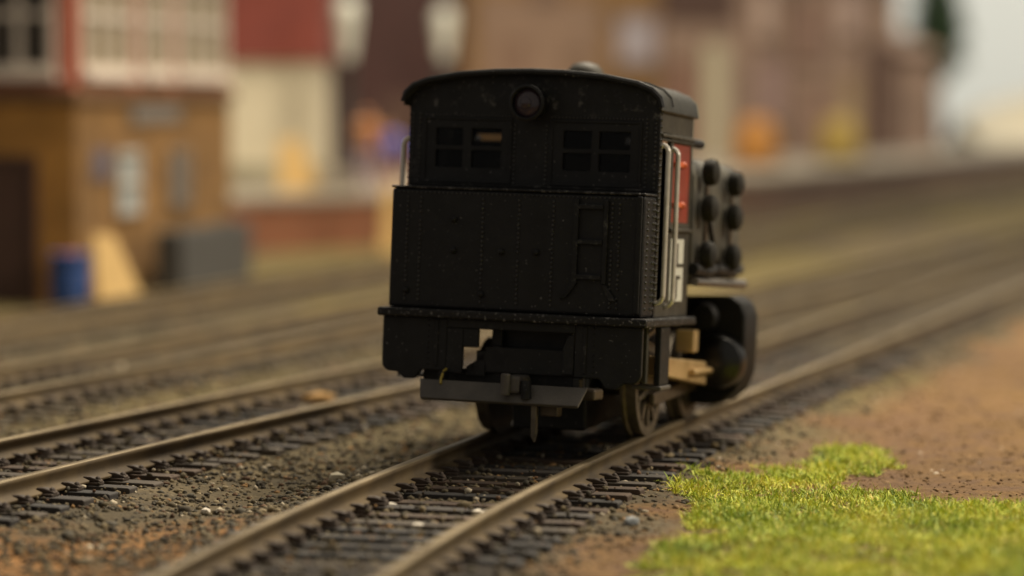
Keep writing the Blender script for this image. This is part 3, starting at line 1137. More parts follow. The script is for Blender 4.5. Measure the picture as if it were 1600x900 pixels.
# ---- ahead of the cab: boiler, tank with straps and knobs, dome, stack
b = MB()
b.lathe((0, 2.0), [(0.72, WF + 0.002), (0.72, 2.3), (0.66, 2.36), (0.60, 2.40)], 1, 32)
boil = part(b, "boiler", M['olive_black'], bevel=0, smooth=True)
b = MB()
b.lathe((0.0, 0.68), [(0.20, 2.6), (0.20, 3.42), (0.18, 3.52), (0.12, 3.585), (0.04, 3.605)], 2, 24)
part(b, "dome", M['olive_black'], bevel=0, smooth=True)
b = MB()
b.lathe((0.0, 1.9), [(0.18, 2.6), (0.15, 2.8), (0.15, 3.1), (0.19, 3.14), (0.17, 3.18)], 2, 20)
part(b, "chimney", M['black'], bevel=0, smooth=True)
for s in (-1, 1):
    # side tank with rounded top shoulder
    p_in, p_out = s * 0.66, s * 1.235
    pr = [(p_in, 1.52), (p_out, 1.52), (p_out, 2.50), (p_out - s * 0.03, 2.59), (p_out - s * 0.10, 2.66), (p_out - s * 0.24, 2.70), (p_in, 2.72)]
    b = MB()
    b.prism(pr, 1, WF + 0.06, 2.25)
    st = part(b, "side_tank", M['tank_grey'], bevel=0.02, smooth=True)
    for wv in (0.62, 1.62):
        b = MB()
        xx0, xx1 = sorted((p_out + s * 0.001, p_out + s * 0.028))
        b.box(xx0, xx1, wv + 0.14, wv + 0.24, 1.53, 2.46)
        sp = part(b, "strap", M['brown_metal'], st, bevel=0.008)
        for v in ((2.56, 2.21, 1.76) if wv < 1 else (2.48, 2.14, 1.74)):
            b = MB()
            b.lathe((wv, v), [(0.065, p_out + s * 0.02), (0.07, p_out + s * 0.05), (0.12, p_out + s * 0.04), (0.135, p_out + s * 0.09), (0.12, p_out + s * 0.15), (0.07, p_out + s * 0.175), (0.02, p_out + s * 0.18)], 0, 16)
            part(b, "knob", M['dusty_knob'], st, bevel=0, smooth=True)
    for y_a, y_b in ((0.34, 1.15), (1.2, 2.2)):
        b = MB()
        b.tube([(p_out + s * 0.02, y_a, 1.62), (p_out + s * 0.05, (y_a + y_b) / 2, 1.60), (p_out + s * 0.02, y_b, 1.62)], 0.06, 8)
        part(b, "pipe", M['black'], st, bevel=0, smooth=True)
    b = MB()
    b.tube([(p_out + s * 0.03, 0.75, 2.22), (p_out + s * 0.05, 0.95, 1.9), (p_out + s * 0.04, 1.25, 1.62)], 0.028, 8)
    part(b, "pipe", M['black'], st, bevel=0, smooth=True)
    b = MB()
    b.prism([(2.251, 1.55), (2.251, 2.30), (2.29, 2.15), (2.34, 1.80), (2.36, 1.55)], 0, *sorted((s * 0.70, s * 1.12)))
    part(b, "tank_foot", M['olive_black'], st, bevel=0.03)
    b = MB()
    b.tube([(s * 1.0, WF - 0.02, 2.86), (s * 1.12, 0.55, 2.84), (s * 1.16, 0.85, 2.83)], 0.045, 8)
    part(b, "pipe", M['black'], bevel=0, smooth=True)
    # running board
    b = MB()
    xx0, xx1 = sorted((s * 0.66, s * 1.12))
    b.box(xx0, xx1, 0.38, 2.12, 1.455, 1.505)
    part(b, "running_board", M['black'], bevel=0.015)
    b = MB()
    b.tube([(s * 1.28, 0.34, 1.50), (s * 1.31, 1.2, 1.485), (s * 1.34, 2.1, 1.475)], 0.042, 8)
    part(b, "pipe", M['steel'], bevel=0, smooth=True)
# right cylinder block, rounded slab, with head, guide and rod
s = 1
pr = [(0.62, 0.28), (1.16, 0.26), (1.32, 0.30), (1.45, 0.41), (1.52, 0.60), (1.53, 0.90), (1.53, 1.16), (1.48, 1.29), (1.37, 1.36), (0.62, 1.33)]
b = MB()
b.prism(pr, 1, 1.45, 2.0)
cylb = part(b, "cylinder_block", M['gloss_black'], bevel=0.03, segs=3, smooth=True)
b = MB()
b.lathe((1.29, 0.70), [(0.27, 1.449), (0.27, 1.32), (0.25, 1.27), (0.16, 1.23), (0.06, 1.22)], 1, 28)
part(b, "cylinder_cover", M['shiny_black'], cylb, bevel=0, smooth=True)
b = MB()
b.lathe((1.12, 1.14), [(0.15, 1.449), (0.15, 1.35), (0.12, 1.31), (0.04, 1.30)], 1, 20)
part(b, "valve_cover", M['gloss_black'], cylb, bevel=0, smooth=True)
b = MB()
b.prism([(-0.45, 0.62), (-0.45, 0.80), (1.22, 0.70), (1.22, 0.47)], 0, 1.06, 1.215)
part(b, "guide_bar", M['brass'], bevel=0.02)
b = MB()
b.cyl((1.25, 0.62), 0.03, 1, 0.5, 1.25, 12)
part(b, "piston_rod", M['brass'], bevel=0)
b = MB()
b.box(1.02, 1.20, 0.72, 0.90, 0.805, 1.02)
part(b, "guide_bracket", M['brass'], bevel=0.01)
b = MB()
b.prism([(-0.50, 0.9), (-0.42, 0.88), (0.45, 1.06), (0.44, 1.12)], 0, 0.93, 0.97)
part(b, "eccentric_rod", M['steel'], bevel=0.006)
# cab steps, right and left
for s in (-1, 1):
    b = MB()
    xa, xb = sorted((s * 1.14, s * 1.19))
    b.box(xa, xb, -0.93, -0.86, 0.56, VF - 0.088)
    st = part(b, "cab_step", M['olive_black'], bevel=0.01)
    b = MB()
    xa, xb = sorted((s * 1.22, s * 1.28))
    b.box(xa, xb, -0.78, -0.46, 0.54, VF - 0.088)
    part(b, "hanger", M['black'], st, bevel=0.012)
    b = MB()
    xa, xb = sorted((s * 1.02, s * 1.30))
    b.box(xa, xb, -0.80, -0.44, 0.50, 0.537)
    part(b, "tread", M['dark_grey'], st, bevel=0.01)

# ---- frames, wheels (upright on the rails, not pitched with the sprung body)
b = MB()
for s in (-1, 1):
    xa, xb = sorted((s * 0.42, s * 0.50))
    b.box(xa, xb, 0.35, 4.6, 0.42, 0.95)
part(b, "main_frame", M['black'], bevel=0.01)


def make_wheel(s, w, rad):
    b = MB()
    x_in, x_out = s * 0.655, s * 0.80
    n = 40
    b.lathe((w, rad), [(rad - 0.10, x_in), (rad + 0.035, x_in), (rad + 0.035, x_in + s * 0.03), (rad + 0.004, x_in + s * 0.05), (rad, x_out), (rad - 0.09, x_out), (rad - 0.10, x_out - s * 0.03), (0.16, x_out - s * 0.04), (0.14, x_out + s * 0.01), (0.03, x_out + s * 0.01)], 0, n)
    o = b.build("wheel", M['wheel_metal'], loco, None, 0, True)
    b = MB()
    for k in range(10):
        q = 2 * math.pi * k / 10 + 0.2
        d = Vector((0, math.cos(q), math.sin(q)))
        t = Vector((0, -math.sin(q), math.cos(q)))
        c0 = Vector((x_out - s * 0.02, w, rad))
        p = [c0 + d * 0.12 + t * 0.03, c0 + d * 0.12 - t * 0.03, c0 + d * (rad - 0.09) - t * 0.02, c0 + d * (rad - 0.09) + t * 0.02]
        q2 = [v + Vector((s * 0.028, 0, 0)) for v in p]
        b.add(p + q2, [(0, 1, 2, 3), (4, 5, 6, 7), (0, 1, 5, 4), (1, 2, 6, 5), (2, 3, 7, 6), (3, 0, 4, 7)])
    b.build("spokes", M['wheel_metal'], o, None, 0)
    b = MB()
    xa, xb = sorted((s * 0.67, s * 0.735))
    b.cyl((w, rad), rad - 0.095, 0, xa, xb, 28)
    b.build("wheel_web", M['brown_metal'], o)
    return o


for w, rad in ((0.0, 0.45), (1.5, 0.45), (3.0, 0.45)):
    for s in (-1, 1):
        make_wheel(s, w, rad)
    b = MB()
    b.cyl((w, rad), 0.07, 0, -0.654, 0.654, 12)
    b.build("axle", M['brown_metal'], loco)
b = MB()
b.box(0.83, 0.89, -0.12, 3.12, 0.30, 0.42)
b.build("coupling_rod", M['brown_metal'], loco, None, 0.015)
b = MB()
b.box(-0.36, 0.36, -0.62, 4.0, 0.10, 0.62)
b.build("gearbox", M['black'], loco, None, 0.02)

# ================================================================== BUILDINGS AND PLATFORM
def brick_mat(name, c1, c2, mortar, sc_=1.0, rough=0.9):
    m = bpy.data.materials.new(name)
    m.use_nodes = True
    nt = m.node_tree
    bs = nt.nodes["Principled BSDF"]
    bs.inputs["Roughness"].default_value = rough
    tc = nt.nodes.new("ShaderNodeTexCoord")
    mp = nt.nodes.new("ShaderNodeMapping")
    mp.inputs["Rotation"].default_value = (R(90), 0, 0)
    br = nt.nodes.new("ShaderNodeTexBrick")
    br.inputs["Scale"].default_value = 3.5 * sc_
    br.inputs["Color1"].default_value = c1
    br.inputs["Color2"].default_value = c2
    br.inputs["Mortar"].default_value = mortar
    nt.links.new(tc.outputs["Object"], mp.inputs["Vector"])
    nt.links.new(mp.outputs["Vector"], br.inputs["Vector"])
    nz = nt.nodes.new("ShaderNodeTexNoise")
    nz.inputs["Scale"].default_value = 0.9
    nz.inputs["Detail"].default_value = 4
    nt.links.new(tc.outputs["Object"], nz.inputs["Vector"])
    mr = nt.nodes.new("ShaderNodeMapRange")
    mr.inputs[1].default_value = 0.3
    mr.inputs[2].default_value = 0.7
    mr.inputs[3].default_value = 0.7
    mr.inputs[4].default_value = 1.25
    nt.links.new(nz.outputs["Fac"], mr.inputs[0])
    mx = nt.nodes.new("ShaderNodeMix")
    mx.data_type = 'RGBA'
    mx.blend_type = 'MULTIPLY'
    mx.inputs[0].default_value = 1
    nt.links.new(br.outputs["Color"], mx.inputs[6])
    nt.links.new(mr.outputs[0], mx.inputs[7])
    nt.links.new(mx.outputs[2], bs.inputs["Base Color"])
    return m


M['ochre'] = brick_mat("ochre_brick", (0.46, 0.225, 0.042, 1), (0.38, 0.17, 0.032, 1), (0.30, 0.18, 0.065, 1))
M['brown_brick'] = brick_mat("brown_brick", (0.215, 0.112, 0.030, 1), (0.165, 0.082, 0.023, 1), (0.18, 0.11, 0.042, 1))
M['pink_brick'] = brick_mat("pinkish_brick", (0.245, 0.155, 0.105, 1), (0.185, 0.115, 0.08, 1), (0.30, 0.225, 0.175, 1))
M['maroon'] = mat("maroon_paint", (0.045, 0.013, 0.010, 1), (0.032, 0.011, 0.009, 1), 2, 0.8)
M['red_wall'] = mat("red_boarding", (0.22, 0.045, 0.028, 1), (0.17, 0.035, 0.025, 1), 2, 0.7)
M['red_post'] = mat("red_post_paint", (0.42, 0.13, 0.08, 1), (0.34, 0.10, 0.06, 1), 3, 0.6)
M['win_white'] = mat("window_white", (0.62, 0.55, 0.47, 1), (0.55, 0.48, 0.41, 1), 4, 0.6)
M['cream'] = mat("cream_render", (0.62, 0.56, 0.41, 1), (0.56, 0.50, 0.36, 1), 1.5, 0.8)
M['dark_pane'] = mat("dark_window_glass", (0.025, 0.018, 0.012, 1), (0.04, 0.028, 0.015, 1), 2, 0.3)
M['pale_pane'] = mat("pale_window_pane", (0.24, 0.21, 0.14, 1), (0.19, 0.14, 0.08, 1), 1.2, 0.5)
M['door_brown'] = mat("brown_door", (0.075, 0.035, 0.022, 1), (0.06, 0.028, 0.018, 1), 2, 0.7)
M['slate'] = mat("slate_grey", (0.050, 0.048, 0.045, 1), (0.066, 0.062, 0.056, 1), 3, 0.8)
M['stone_grey'] = mat("platform_paving", (0.30, 0.26, 0.20, 1), (0.24, 0.21, 0.165, 1), 0.8, 0.9)
M['platform_brick'] = brick_mat("platform_brick", (0.22, 0.075, 0.03, 1), (0.17, 0.06, 0.028, 1), (0.16, 0.10, 0.06, 1))
M['platform_brick_dull'] = brick_mat("platform_brick_dull", (0.135, 0.075, 0.05, 1), (0.11, 0.062, 0.043, 1), (0.11, 0.08, 0.06, 1))
M['timber'] = mat("pale_timber", (0.74, 0.50, 0.20, 1), (0.64, 0.42, 0.16, 1), 3, 0.7)
M['blue'] = mat("blue_drum_paint", (0.018, 0.065, 0.24, 1), (0.015, 0.05, 0.18, 1), 3, 0.5)
M['pink'] = mat("pink_lid", (0.22, 0.06, 0.07, 1), None, 3, 0.5)
M['lamp_white'] = mat("white_lamp_glass", (0.66, 0.66, 0.58, 1), (0.60, 0.60, 0.52, 1), 3, 0.4)
M['post_dark'] = mat("dark_post", (0.035, 0.028, 0.024, 1), None, 3, 0.6)
M['pale_blue'] = mat("pale_blue_paint", (0.33, 0.36, 0.36, 1), (0.28, 0.31, 0.31, 1), 3, 0.6)
M['grey_sign'] = mat("grey_sign", (0.19, 0.17, 0.15, 1), None, 3, 0.6)
M['blue_sign'] = mat("blue_grey_sign", (0.12, 0.10, 0.12, 1), None, 3, 0.6)

M['pale_frame'] = mat('pale_grey_frame', (0.44, 0.42, 0.38, 1), None, 3, 0.6)
M['pale_blue_dim'] = mat('grey_frame', (0.20, 0.17, 0.14, 1), None, 3, 0.6)
# ---- signal box: local x along its side wall (away from the camera), gable faces the camera
SBX = (-7.45, 46.7)
sb_dir = math.atan2(55.4 - 46.7, -5.75 + 7.45)       # heading of the long side
SL = 9.0
sbx = empty("signal_box", (SBX[0], SBX[1], 0), sb_dir - math.pi / 2)
tag(sbx, "ochre brick signal box with red posts and white sash windows, left edge of the picture", "signal box")
# local frame: +y along the long side, -x towards the left (gable)
WD = 4.6
b = MB()
b.box(-WD, 0, 0, SL, 0, 3.45)
b.build("brick_base", M['ochre'], sbx)
b = MB()
b.box(0.002, 0.05, 0.02, SL - 0.02, 0.05, 3.42)
b.build("side_wall", M['brown_brick'], sbx)
b = MB()
b.box(-WD - 0.1, 0.14, -0.10, SL + 0.1, 3.452, 3.68)
b.build("string_course", mat("sill_shade_brown", (0.17, 0.09, 0.04, 1), None, 2, 0.8), sbx, None, 0.03)  # overhanging band, shadow under the sills put into its brown
b = MB()
b.box(-WD, 0.0, 0.0, SL, 3.685, 6.2)
b.build("upper_storey", M['red_post'], sbx)


def sash(parent, axis, pos, a, b_, z0, z1, nv, nh, pane_m, outward, name="window", frame_m=None, sill=True):
    """window in the plane axis=pos between a..b_, frame with nv x nh lights"""
    t = 0.11
    ua = [a]
    wv = (b_ - a - t * (nv + 1)) / nv
    u = a
    holes = []
    for i in range(nv):
        ua += [u + t, u + t + wv]
        u += t + wv
    ua.append(b_)
    va = [z0]
    hv = (z1 - z0 - t * (nh + 1)) / nh
    z = z0
    for j in range(nh):
        va += [z + t, z + t + hv]
        z += t + hv
    va.append(z1)
    for i in range(nv):
        for j in range(nh):
            holes.append((2 * i + 1, 2 * j + 1))
    m = MB()
    m.plate(ua, va, holes, axis, pos + outward * 0.004, pos + outward * 0.09)
    f = m.build(name, frame_m or M['win_white'], parent)
    for i in range(nv):
        for j in range(nh):
            p = MB()
            u0, u1, w0, w1 = ua[2 * i + 1], ua[2 * i + 2], va[2 * j + 1], va[2 * j + 2]
            q0, q1 = sorted((pos + outward * 0.012, pos + outward * 0.03))
            if axis == 0:
                p.box(q0, q1, u0, u1, w0, w1)
            else:
                p.box(u0, u1, q0, q1, w0, w1)
            p.build("pane", pane_m, f)
    if not sill:
        return f
    m = MB()
    q0, q1 = sorted((pos + outward * 0.004, pos + outward * 0.22))
    if axis == 0:
        m.box(q0, q1, a - 0.05, b_ + 0.05, z0 - 0.14, z0 - 0.004)
    else:
        m.box(a - 0.05, b_ + 0.05, q0, q1, z0 - 0.14, z0 - 0.004)
    m.build("sill", M['win_white'], f)
    return f


# gable windows (dark lights) and side windows (paler cream panes)
sash(sbx, 1, 0.0, -4.4, -2.55, 3.98, 5.9, 3, 2, M['dark_pane'], -1)
sash(sbx, 1, 0.0, -2.15, -0.28, 3.98, 5.9, 3, 2, M['dark_pane'], -1)
sash(sbx, 0, 0.0, 0.35, 3.0, 3.98, 5.9, 3, 2, M['pale_pane'], 1)
sash(sbx, 0, 0.0, 3.4, 5.2, 3.98, 5.9, 2, 2, M['pale_pane'], 1)
sash(sbx, 0, 0.0, 5.6, 8.7, 3.98, 5.9, 3, 2, M['pale_pane'], 1)
# door on the gable, ground-floor windows, signs on the side
b = MB()
b.box(-2.9, -0.72, -0.06, -0.004, 0.0, 2.42)
dr = b.build("door", M['door_brown'], sbx, None, 0.02)
b = MB()
b.plate([-3.0, -2.905, -0.715, -0.62], [0.0, 2.425, 2.55], [(1, 0)], 1, -0.09, -0.003)
b.build("frame", M['door_brown'], dr)
sash(sbx, 0, 0.05, 2.0, 3.2, 1.45, 2.6, 1, 2, M['pale_blue'], 1, frame_m=M['pale_frame'], sill=False)
sash(sbx, 0, 0.05, 5.0, 6.1, 1.5, 2.55, 1, 2, M['grey_sign'], 1, frame_m=M['pale_blue_dim'], sill=False)
b = MB()
b.box(0.052, 0.10, 2.9, 5.6, 3.08, 3.36)
b.build("name_board", M['grey_sign'], sbx, None, 0.01)
b = MB()
b.box(0.052, 0.09, 0.8, 1.7, 2.1, 2.65)
b.build("notice", M['blue_sign'], sbx, None, 0.01)
b = MB()
b.prism([(-WD - 0.5, 6.2), (0.5, 6.2), (-WD / 2, 8.1)], 1, -0.5, SL + 0.5)
b.build("roof", M['slate'], sbx)

# props by the signal box
b = MB()
prof = [(0.27, 0.0), (0.28, 0.03), (0.28, 0.33), (0.295, 0.35), (0.28, 0.37), (0.28, 0.62), (0.295, 0.64), (0.28, 0.66), (0.28, 0.90), (0.29, 0.92), (0.27, 0.93)]
dr = empty("drum", (-7.38, 45.9, 0.02))
tag(dr, "blue drum with a pink lid standing at the corner of the signal box", "drum")
b.lathe((0, 0), [(r0 * 1.22, z0) for r0, z0 in prof], 2, 24)
b.build("body", M['blue'], dr, None, 0, True)
b = MB()
b.lathe((0, 0), [(0.20, 0.931), (0.19, 0.94), (0.10, 0.96), (0.05, 0.965)], 2, 20)
b.build("lid", M['pink'], dr, None, 0, True)
b = MB()
b.prism([(-0.34, 0.0), (0.48, 0.0), (-0.16, 1.30), (-0.50, 1.34)], 1, -0.06, 0.06)
pb = b.build("leaning_board", M['timber'], None, None, 0.01)
pb.location = (-6.52, 45.6, 0.02)
pb.rotation_euler = (R(-24), 0, 0)
tag(pb, "pale yellow board leaning beside the blue drum", "board")
bunk = empty("coal_bunker", (-5.75, 51.6, 0.0), 0.0)
tag(bunk, "low dark grey bunker against the right end of the signal box", "bunker")
bunk.rotation_euler = (0, 0, sb_dir - math.pi / 2)
b = MB()
b.plate([-0.24, -0.18, 0.18, 0.24], [-2.2, -2.12, 2.12, 2.2], [(1, 1)], 2, 0.0, 1.12)
b.build("wall", M['slate'], bunk, None, 0.02)
b = MB()
cv = []
b.add([(-0.17, -2.11, 0.75), (0.17, -2.11, 0.7), (0.17, 2.11, 0.8), (-0.17, 2.11, 0.78), (0, 0, 1.15)], [(0, 1, 4), (1, 2, 4), (2, 3, 4), (3, 0, 4)])
b.build("coal", M['post_dark'], bunk)

# ---- platform: brick face and paved top following the line
edge = [(-8.3, 59.6), (-5.9, 62.3), (-3.0, 64.6), (1.8, 70.2), (7.3, 78.8), (13.0, 92.8), (21.0, 113.5), (29, 136)]
PT = 1.30


def offset_line(pts, d):
    p = np.array(pts, float)
    g = np.gradient(p, axis=0)
    g /= np.linalg.norm(g, axis=1)[:, None]
    return p + np.stack([-g[:, 1], g[:, 0]], 1) * d


plat = empty("platform", (0, 70, 0))
tag(plat, "long station platform with brick face and grey paving", kind="structure")


def strip(name, A, B, z0, z1, m, parent):
    n = len(A)
    mb = MB()
    vs = [(*p, z0) for p in A] + [(*p, z0) for p in B] + [(*p, z1) for p in A] + [(*p, z1) for p in B]
    fs = []
    for i in range(n - 1):
        fs += [(i, i + 1, 2 * n + i + 1, 2 * n + i), (n + i, 3 * n + i, 3 * n + i + 1, n + i + 1), (2 * n + i, 2 * n + i + 1, 3 * n + i + 1, 3 * n + i)]
    fs += [(0, 2 * n, 3 * n, n), (n - 1, 2 * n - 1, 4 * n - 1, 3 * n - 1)]
    vs = [(v[0], v[1] - 70, v[2]) for v in vs]
    mb.add(vs, fs)
    return mb.build(name, m, parent)


E_ = np.array(edge)
strip("brick_face", E_[:4], offset_line(edge, 0.4)[:4], 0, PT - 0.17, M['platform_brick'], plat)
strip("brick_face", E_[3:], offset_line(edge, 0.4)[3:], 0, PT - 0.17, M['platform_brick_dull'], plat)
strip("edge_stone", offset_line(edge, -0.06), offset_line(edge, 0.8), PT - 0.166, PT, M['stone_grey'], plat)
strip("paving", offset_line(edge, 0.802), offset_line(edge, 30), 0.6, PT - 0.006, M['stone_grey'], plat)

# ---- buildings on the platform
hut = empty("station_hut", (-5.55, 67.4, PT - 0.004), 0.0)
tag(hut, "station hut with red upper boarding over a cream wall, behind the signal box", "hut")
b = MB()
b.box(-2.6, 0.85, 0, 4, 0.0, 3.12)
b.build("wall", M['cream'], hut)
b = MB()
b.box(-2.66, 0.92, -0.12, -0.004, 0.0, 0.58)
b.build("plinth", mat("grey_plinth", (0.34, 0.31, 0.22, 1), None, 2, 0.9), hut)
b = MB()
b.box(-2.7, 1.0, -0.12, 4.1, 3.122, 6.0)
b.build("upper_boarding", M['red_wall'], hut)
b = MB()
b.prism([(-2.95, 6.0), (1.3, 6.0), (1.0, 6.35), (-2.7, 6.35)], 1, -0.4, 4.4)
b.build("roof", M['slate'], hut)

mh = empty("maroon_shed", (-2.9, 80.5, PT - 0.004), 0.0)
tag(mh, "tall dark maroon shed between the red hut and the long brown building", "shed")
b = MB()
b.box(-3.6, 1.4, 0, 5, 0, 7.2)
b.build("wall", M['maroon'], mh)
b = MB()
b.prism([(-3.9, 7.2), (1.7, 7.2), (-1.1, 9.0)], 1, -0.3, 5.3)
b.build("roof", M['slate'], mh)
b = MB()
b.box(-0.9, 0.3, -0.05, -0.003, 0.0, 2.3)
b.build("door", M['door_brown'], mh)

# long station building, angled with the platform
BD = math.atan2(111 - 85, 15.5 + 1.6)
st = empty("station_building", (-1.6, 84.0, PT - 0.004), BD)
tag(st, "long brown brick station building across the background behind the locomotive", "building")
BL = 31
b = MB()
b.box(0, 12, 0, 6, 0, 7.4)
b.build("wall", M['brown_brick'], st)
b = MB()
b.box(12.004, BL, 0.15, 6, 0, 7.0)
b.build("wing_wall", M['pink_brick'], st)
b = MB()
b.prism([(-0.5, 7.41), (6.5, 7.41), (3, 10)], 0, -0.4, BL + 0.4)
b.build("roof", M['slate'], st)


def wall_item(name, x0, x1, z0, z1, m, y=0.0, d=0.08, frame=None, label=None):
    b = MB()
    b.box(x0, x1, y - d, y - 0.003, z0, z1)
    o = b.build(name, m, st, None, 0.015)
    if frame:
        b = MB()
        b.plate([x0 - 0.16, x0 - 0.003, x1 + 0.003, x1 + 0.16], [z0 - 0.1, z0 - 0.003, z1 + 0.003, z1 + 0.16], [(1, 1)], 1, y - d - 0.05, y - 0.004)
        b.build("frame", frame, o)
    if label:
        o["label"] = label
    return o


M['lavender'] = mat("lavender_blind", (0.36, 0.32, 0.34, 1), None, 1, 0.6)
M['tan_wall'] = mat("tan_render", (0.25, 0.16, 0.105, 1), (0.19, 0.12, 0.08, 1), 0.5, 0.85)
wall_item("tan_panel", 1.0, 8.2, 1.6, 5.4, M['tan_wall'], d=0.05)
wall_item("window", 9.2, 11.6, 3.4, 4.9, M['lavender'], frame=M['tan_wall'])
wall_item("door", 15.2, 17.0, 0.0, 4.2, mat("cream_door", (0.46, 0.40, 0.27, 1), None, 1, 0.7), y=0.15, frame=M['pink_brick'])
wall_item("gable_board", 12.4, 17.6, 4.9, 6.9, M['door_brown'], y=0.15)
wall_item("archway", 29.0, 30.8, 0.0, 4.3, M['door_brown'], y=0.15)
wall_item("window", 19.2, 21.6, 1.4, 3.6, mat("rose_blind", (0.29, 0.19, 0.165, 1), None, 1, 0.7), y=0.15, frame=M['pink_brick'])


b = MB()
b.box(BL + 0.004, BL + 4.6, 0.4, 5.5, 0, 4.0)
b.build("end_wall", M['pink_brick'], st)
b = MB()
b.prism([(0.1, 4.004), (5.8, 4.004), (2.95, 5.2)], 0, BL + 0.42, BL + 4.9)
b.build("end_roof", M['pink_brick'], st)
for (x0, x1, z0, z1, cc_) in ((4.0, 5.6, 5.5, 7.0, (0.15, 0.085, 0.05, 1)), (6.2, 7.4, 2.2, 3.6, (0.24, 0.15, 0.09, 1)), (2.2, 3.6, 1.8, 3.9, (0.22, 0.13, 0.085, 1)),
                            (13.0, 14.4, 0.3, 3.4, (0.21, 0.10, 0.065, 1)), (19.0, 20.4, 4.4, 6.2, (0.42, 0.31, 0.25, 1)), (22.4, 24.2, 3.6, 5.8, (0.20, 0.115, 0.085, 1)),
                            (23.0, 24.6, 0.2, 2.6, (0.25, 0.15, 0.11, 1)), (25.6, 27.4, 4.6, 6.4, (0.40, 0.29, 0.24, 1)), (26.0, 27.4, 1.2, 3.0, (0.34, 0.24, 0.13, 1))):
    wall_item("window", x0, x1, z0, z1, mat("window_tone", cc_, None, 1, 0.7), y=0.15 if x0 > 12 else (0.0 if z0 > 5.4 or x0 > 8.3 else -0.052), frame=M['tan_wall'])
for xd in (12.2, 21.4, 28.2):
    b = MB()
    b.cyl((xd, 0.06), 0.085, 2, 0.0, 6.9, 10)
    b.build("drainpipe", M['door_brown'], st)
# platform lamps
def platform_lamp(loc, label, h=4.9):
    t = empty("platform_lamp", loc)
    tag(t, label, "lamp", "white lamps on the platform")
    b = MB()
    b.lathe((0, 0), [(0.24, 0), (0.24, 0.6), (0.17, 0.7), (0.15, h - 1.55), (0.17, h - 1.5)], 2, 14)  # stem widened and darkened to take in the shadow around it
    b.build("post", M['post_dark'], t, None, 0, True)
    b = MB()
    b.lathe((0, 0), [(0.16, h - 1.49), (0.30, h - 0.45), (0.31, h - 0.25), (0.22, h - 0.05), (0.08, h)], 2, 18)
    b.build("lantern", M['lamp_white'], t, None, 0, True)
    b = MB()
    b.lathe((0, 0), [(0.24, h + 0.002), (0.10, h + 0.2), (0.03, h + 0.3)], 2, 14)
    b.build("cap", M['post_dark'], t, None, 0, True)
    return t


platform_lamp((-3.92, 65.6, PT), "white lantern on a dark post by the red hut", 4.6)
platform_lamp((-1.92, 78.6, PT), "white lantern in front of the maroon shed, just left above the locomotive roof", 4.8)

# barrow and goods on the platform
bo = empty("luggage_board", (-5.15, 65.9, PT))
tag(bo, "yellow wooden board propped against the cream wall on the platform", "board")
b = MB()
b.prism([(-0.45, 0), (0.62, 0), (0.05, 1.25), (-0.42, 1.2)], 1, -0.06, 0.06)
b.build("panel", M['timber'], bo, None, 0.02)
b = MB()
b.box(-0.35, -0.25, 0.065, 0.55, 0, 0.9)
b.build("prop", M['timber'], bo, None, 0.01)
cr = empty("crate", (-4.15, 65.6, PT))
tag(cr, "pale grey crate on the platform between the yellow board and the figures", "crate")
for (zz0, zz1) in ((0.0, 0.16), (0.19, 0.35), (0.38, 0.54)):
    b = MB()
    b.plate([-0.42, -0.38, 0.38, 0.42], [-0.3, -0.26, 0.26, 0.3], [(1, 1)], 2, zz0, zz1)
    b.build("slat", M['stone_grey'], cr)
b = MB()
b.box(-0.375, 0.375, -0.255, 0.255, 0.0, 0.03)
b.build("base", M['stone_grey'], cr)


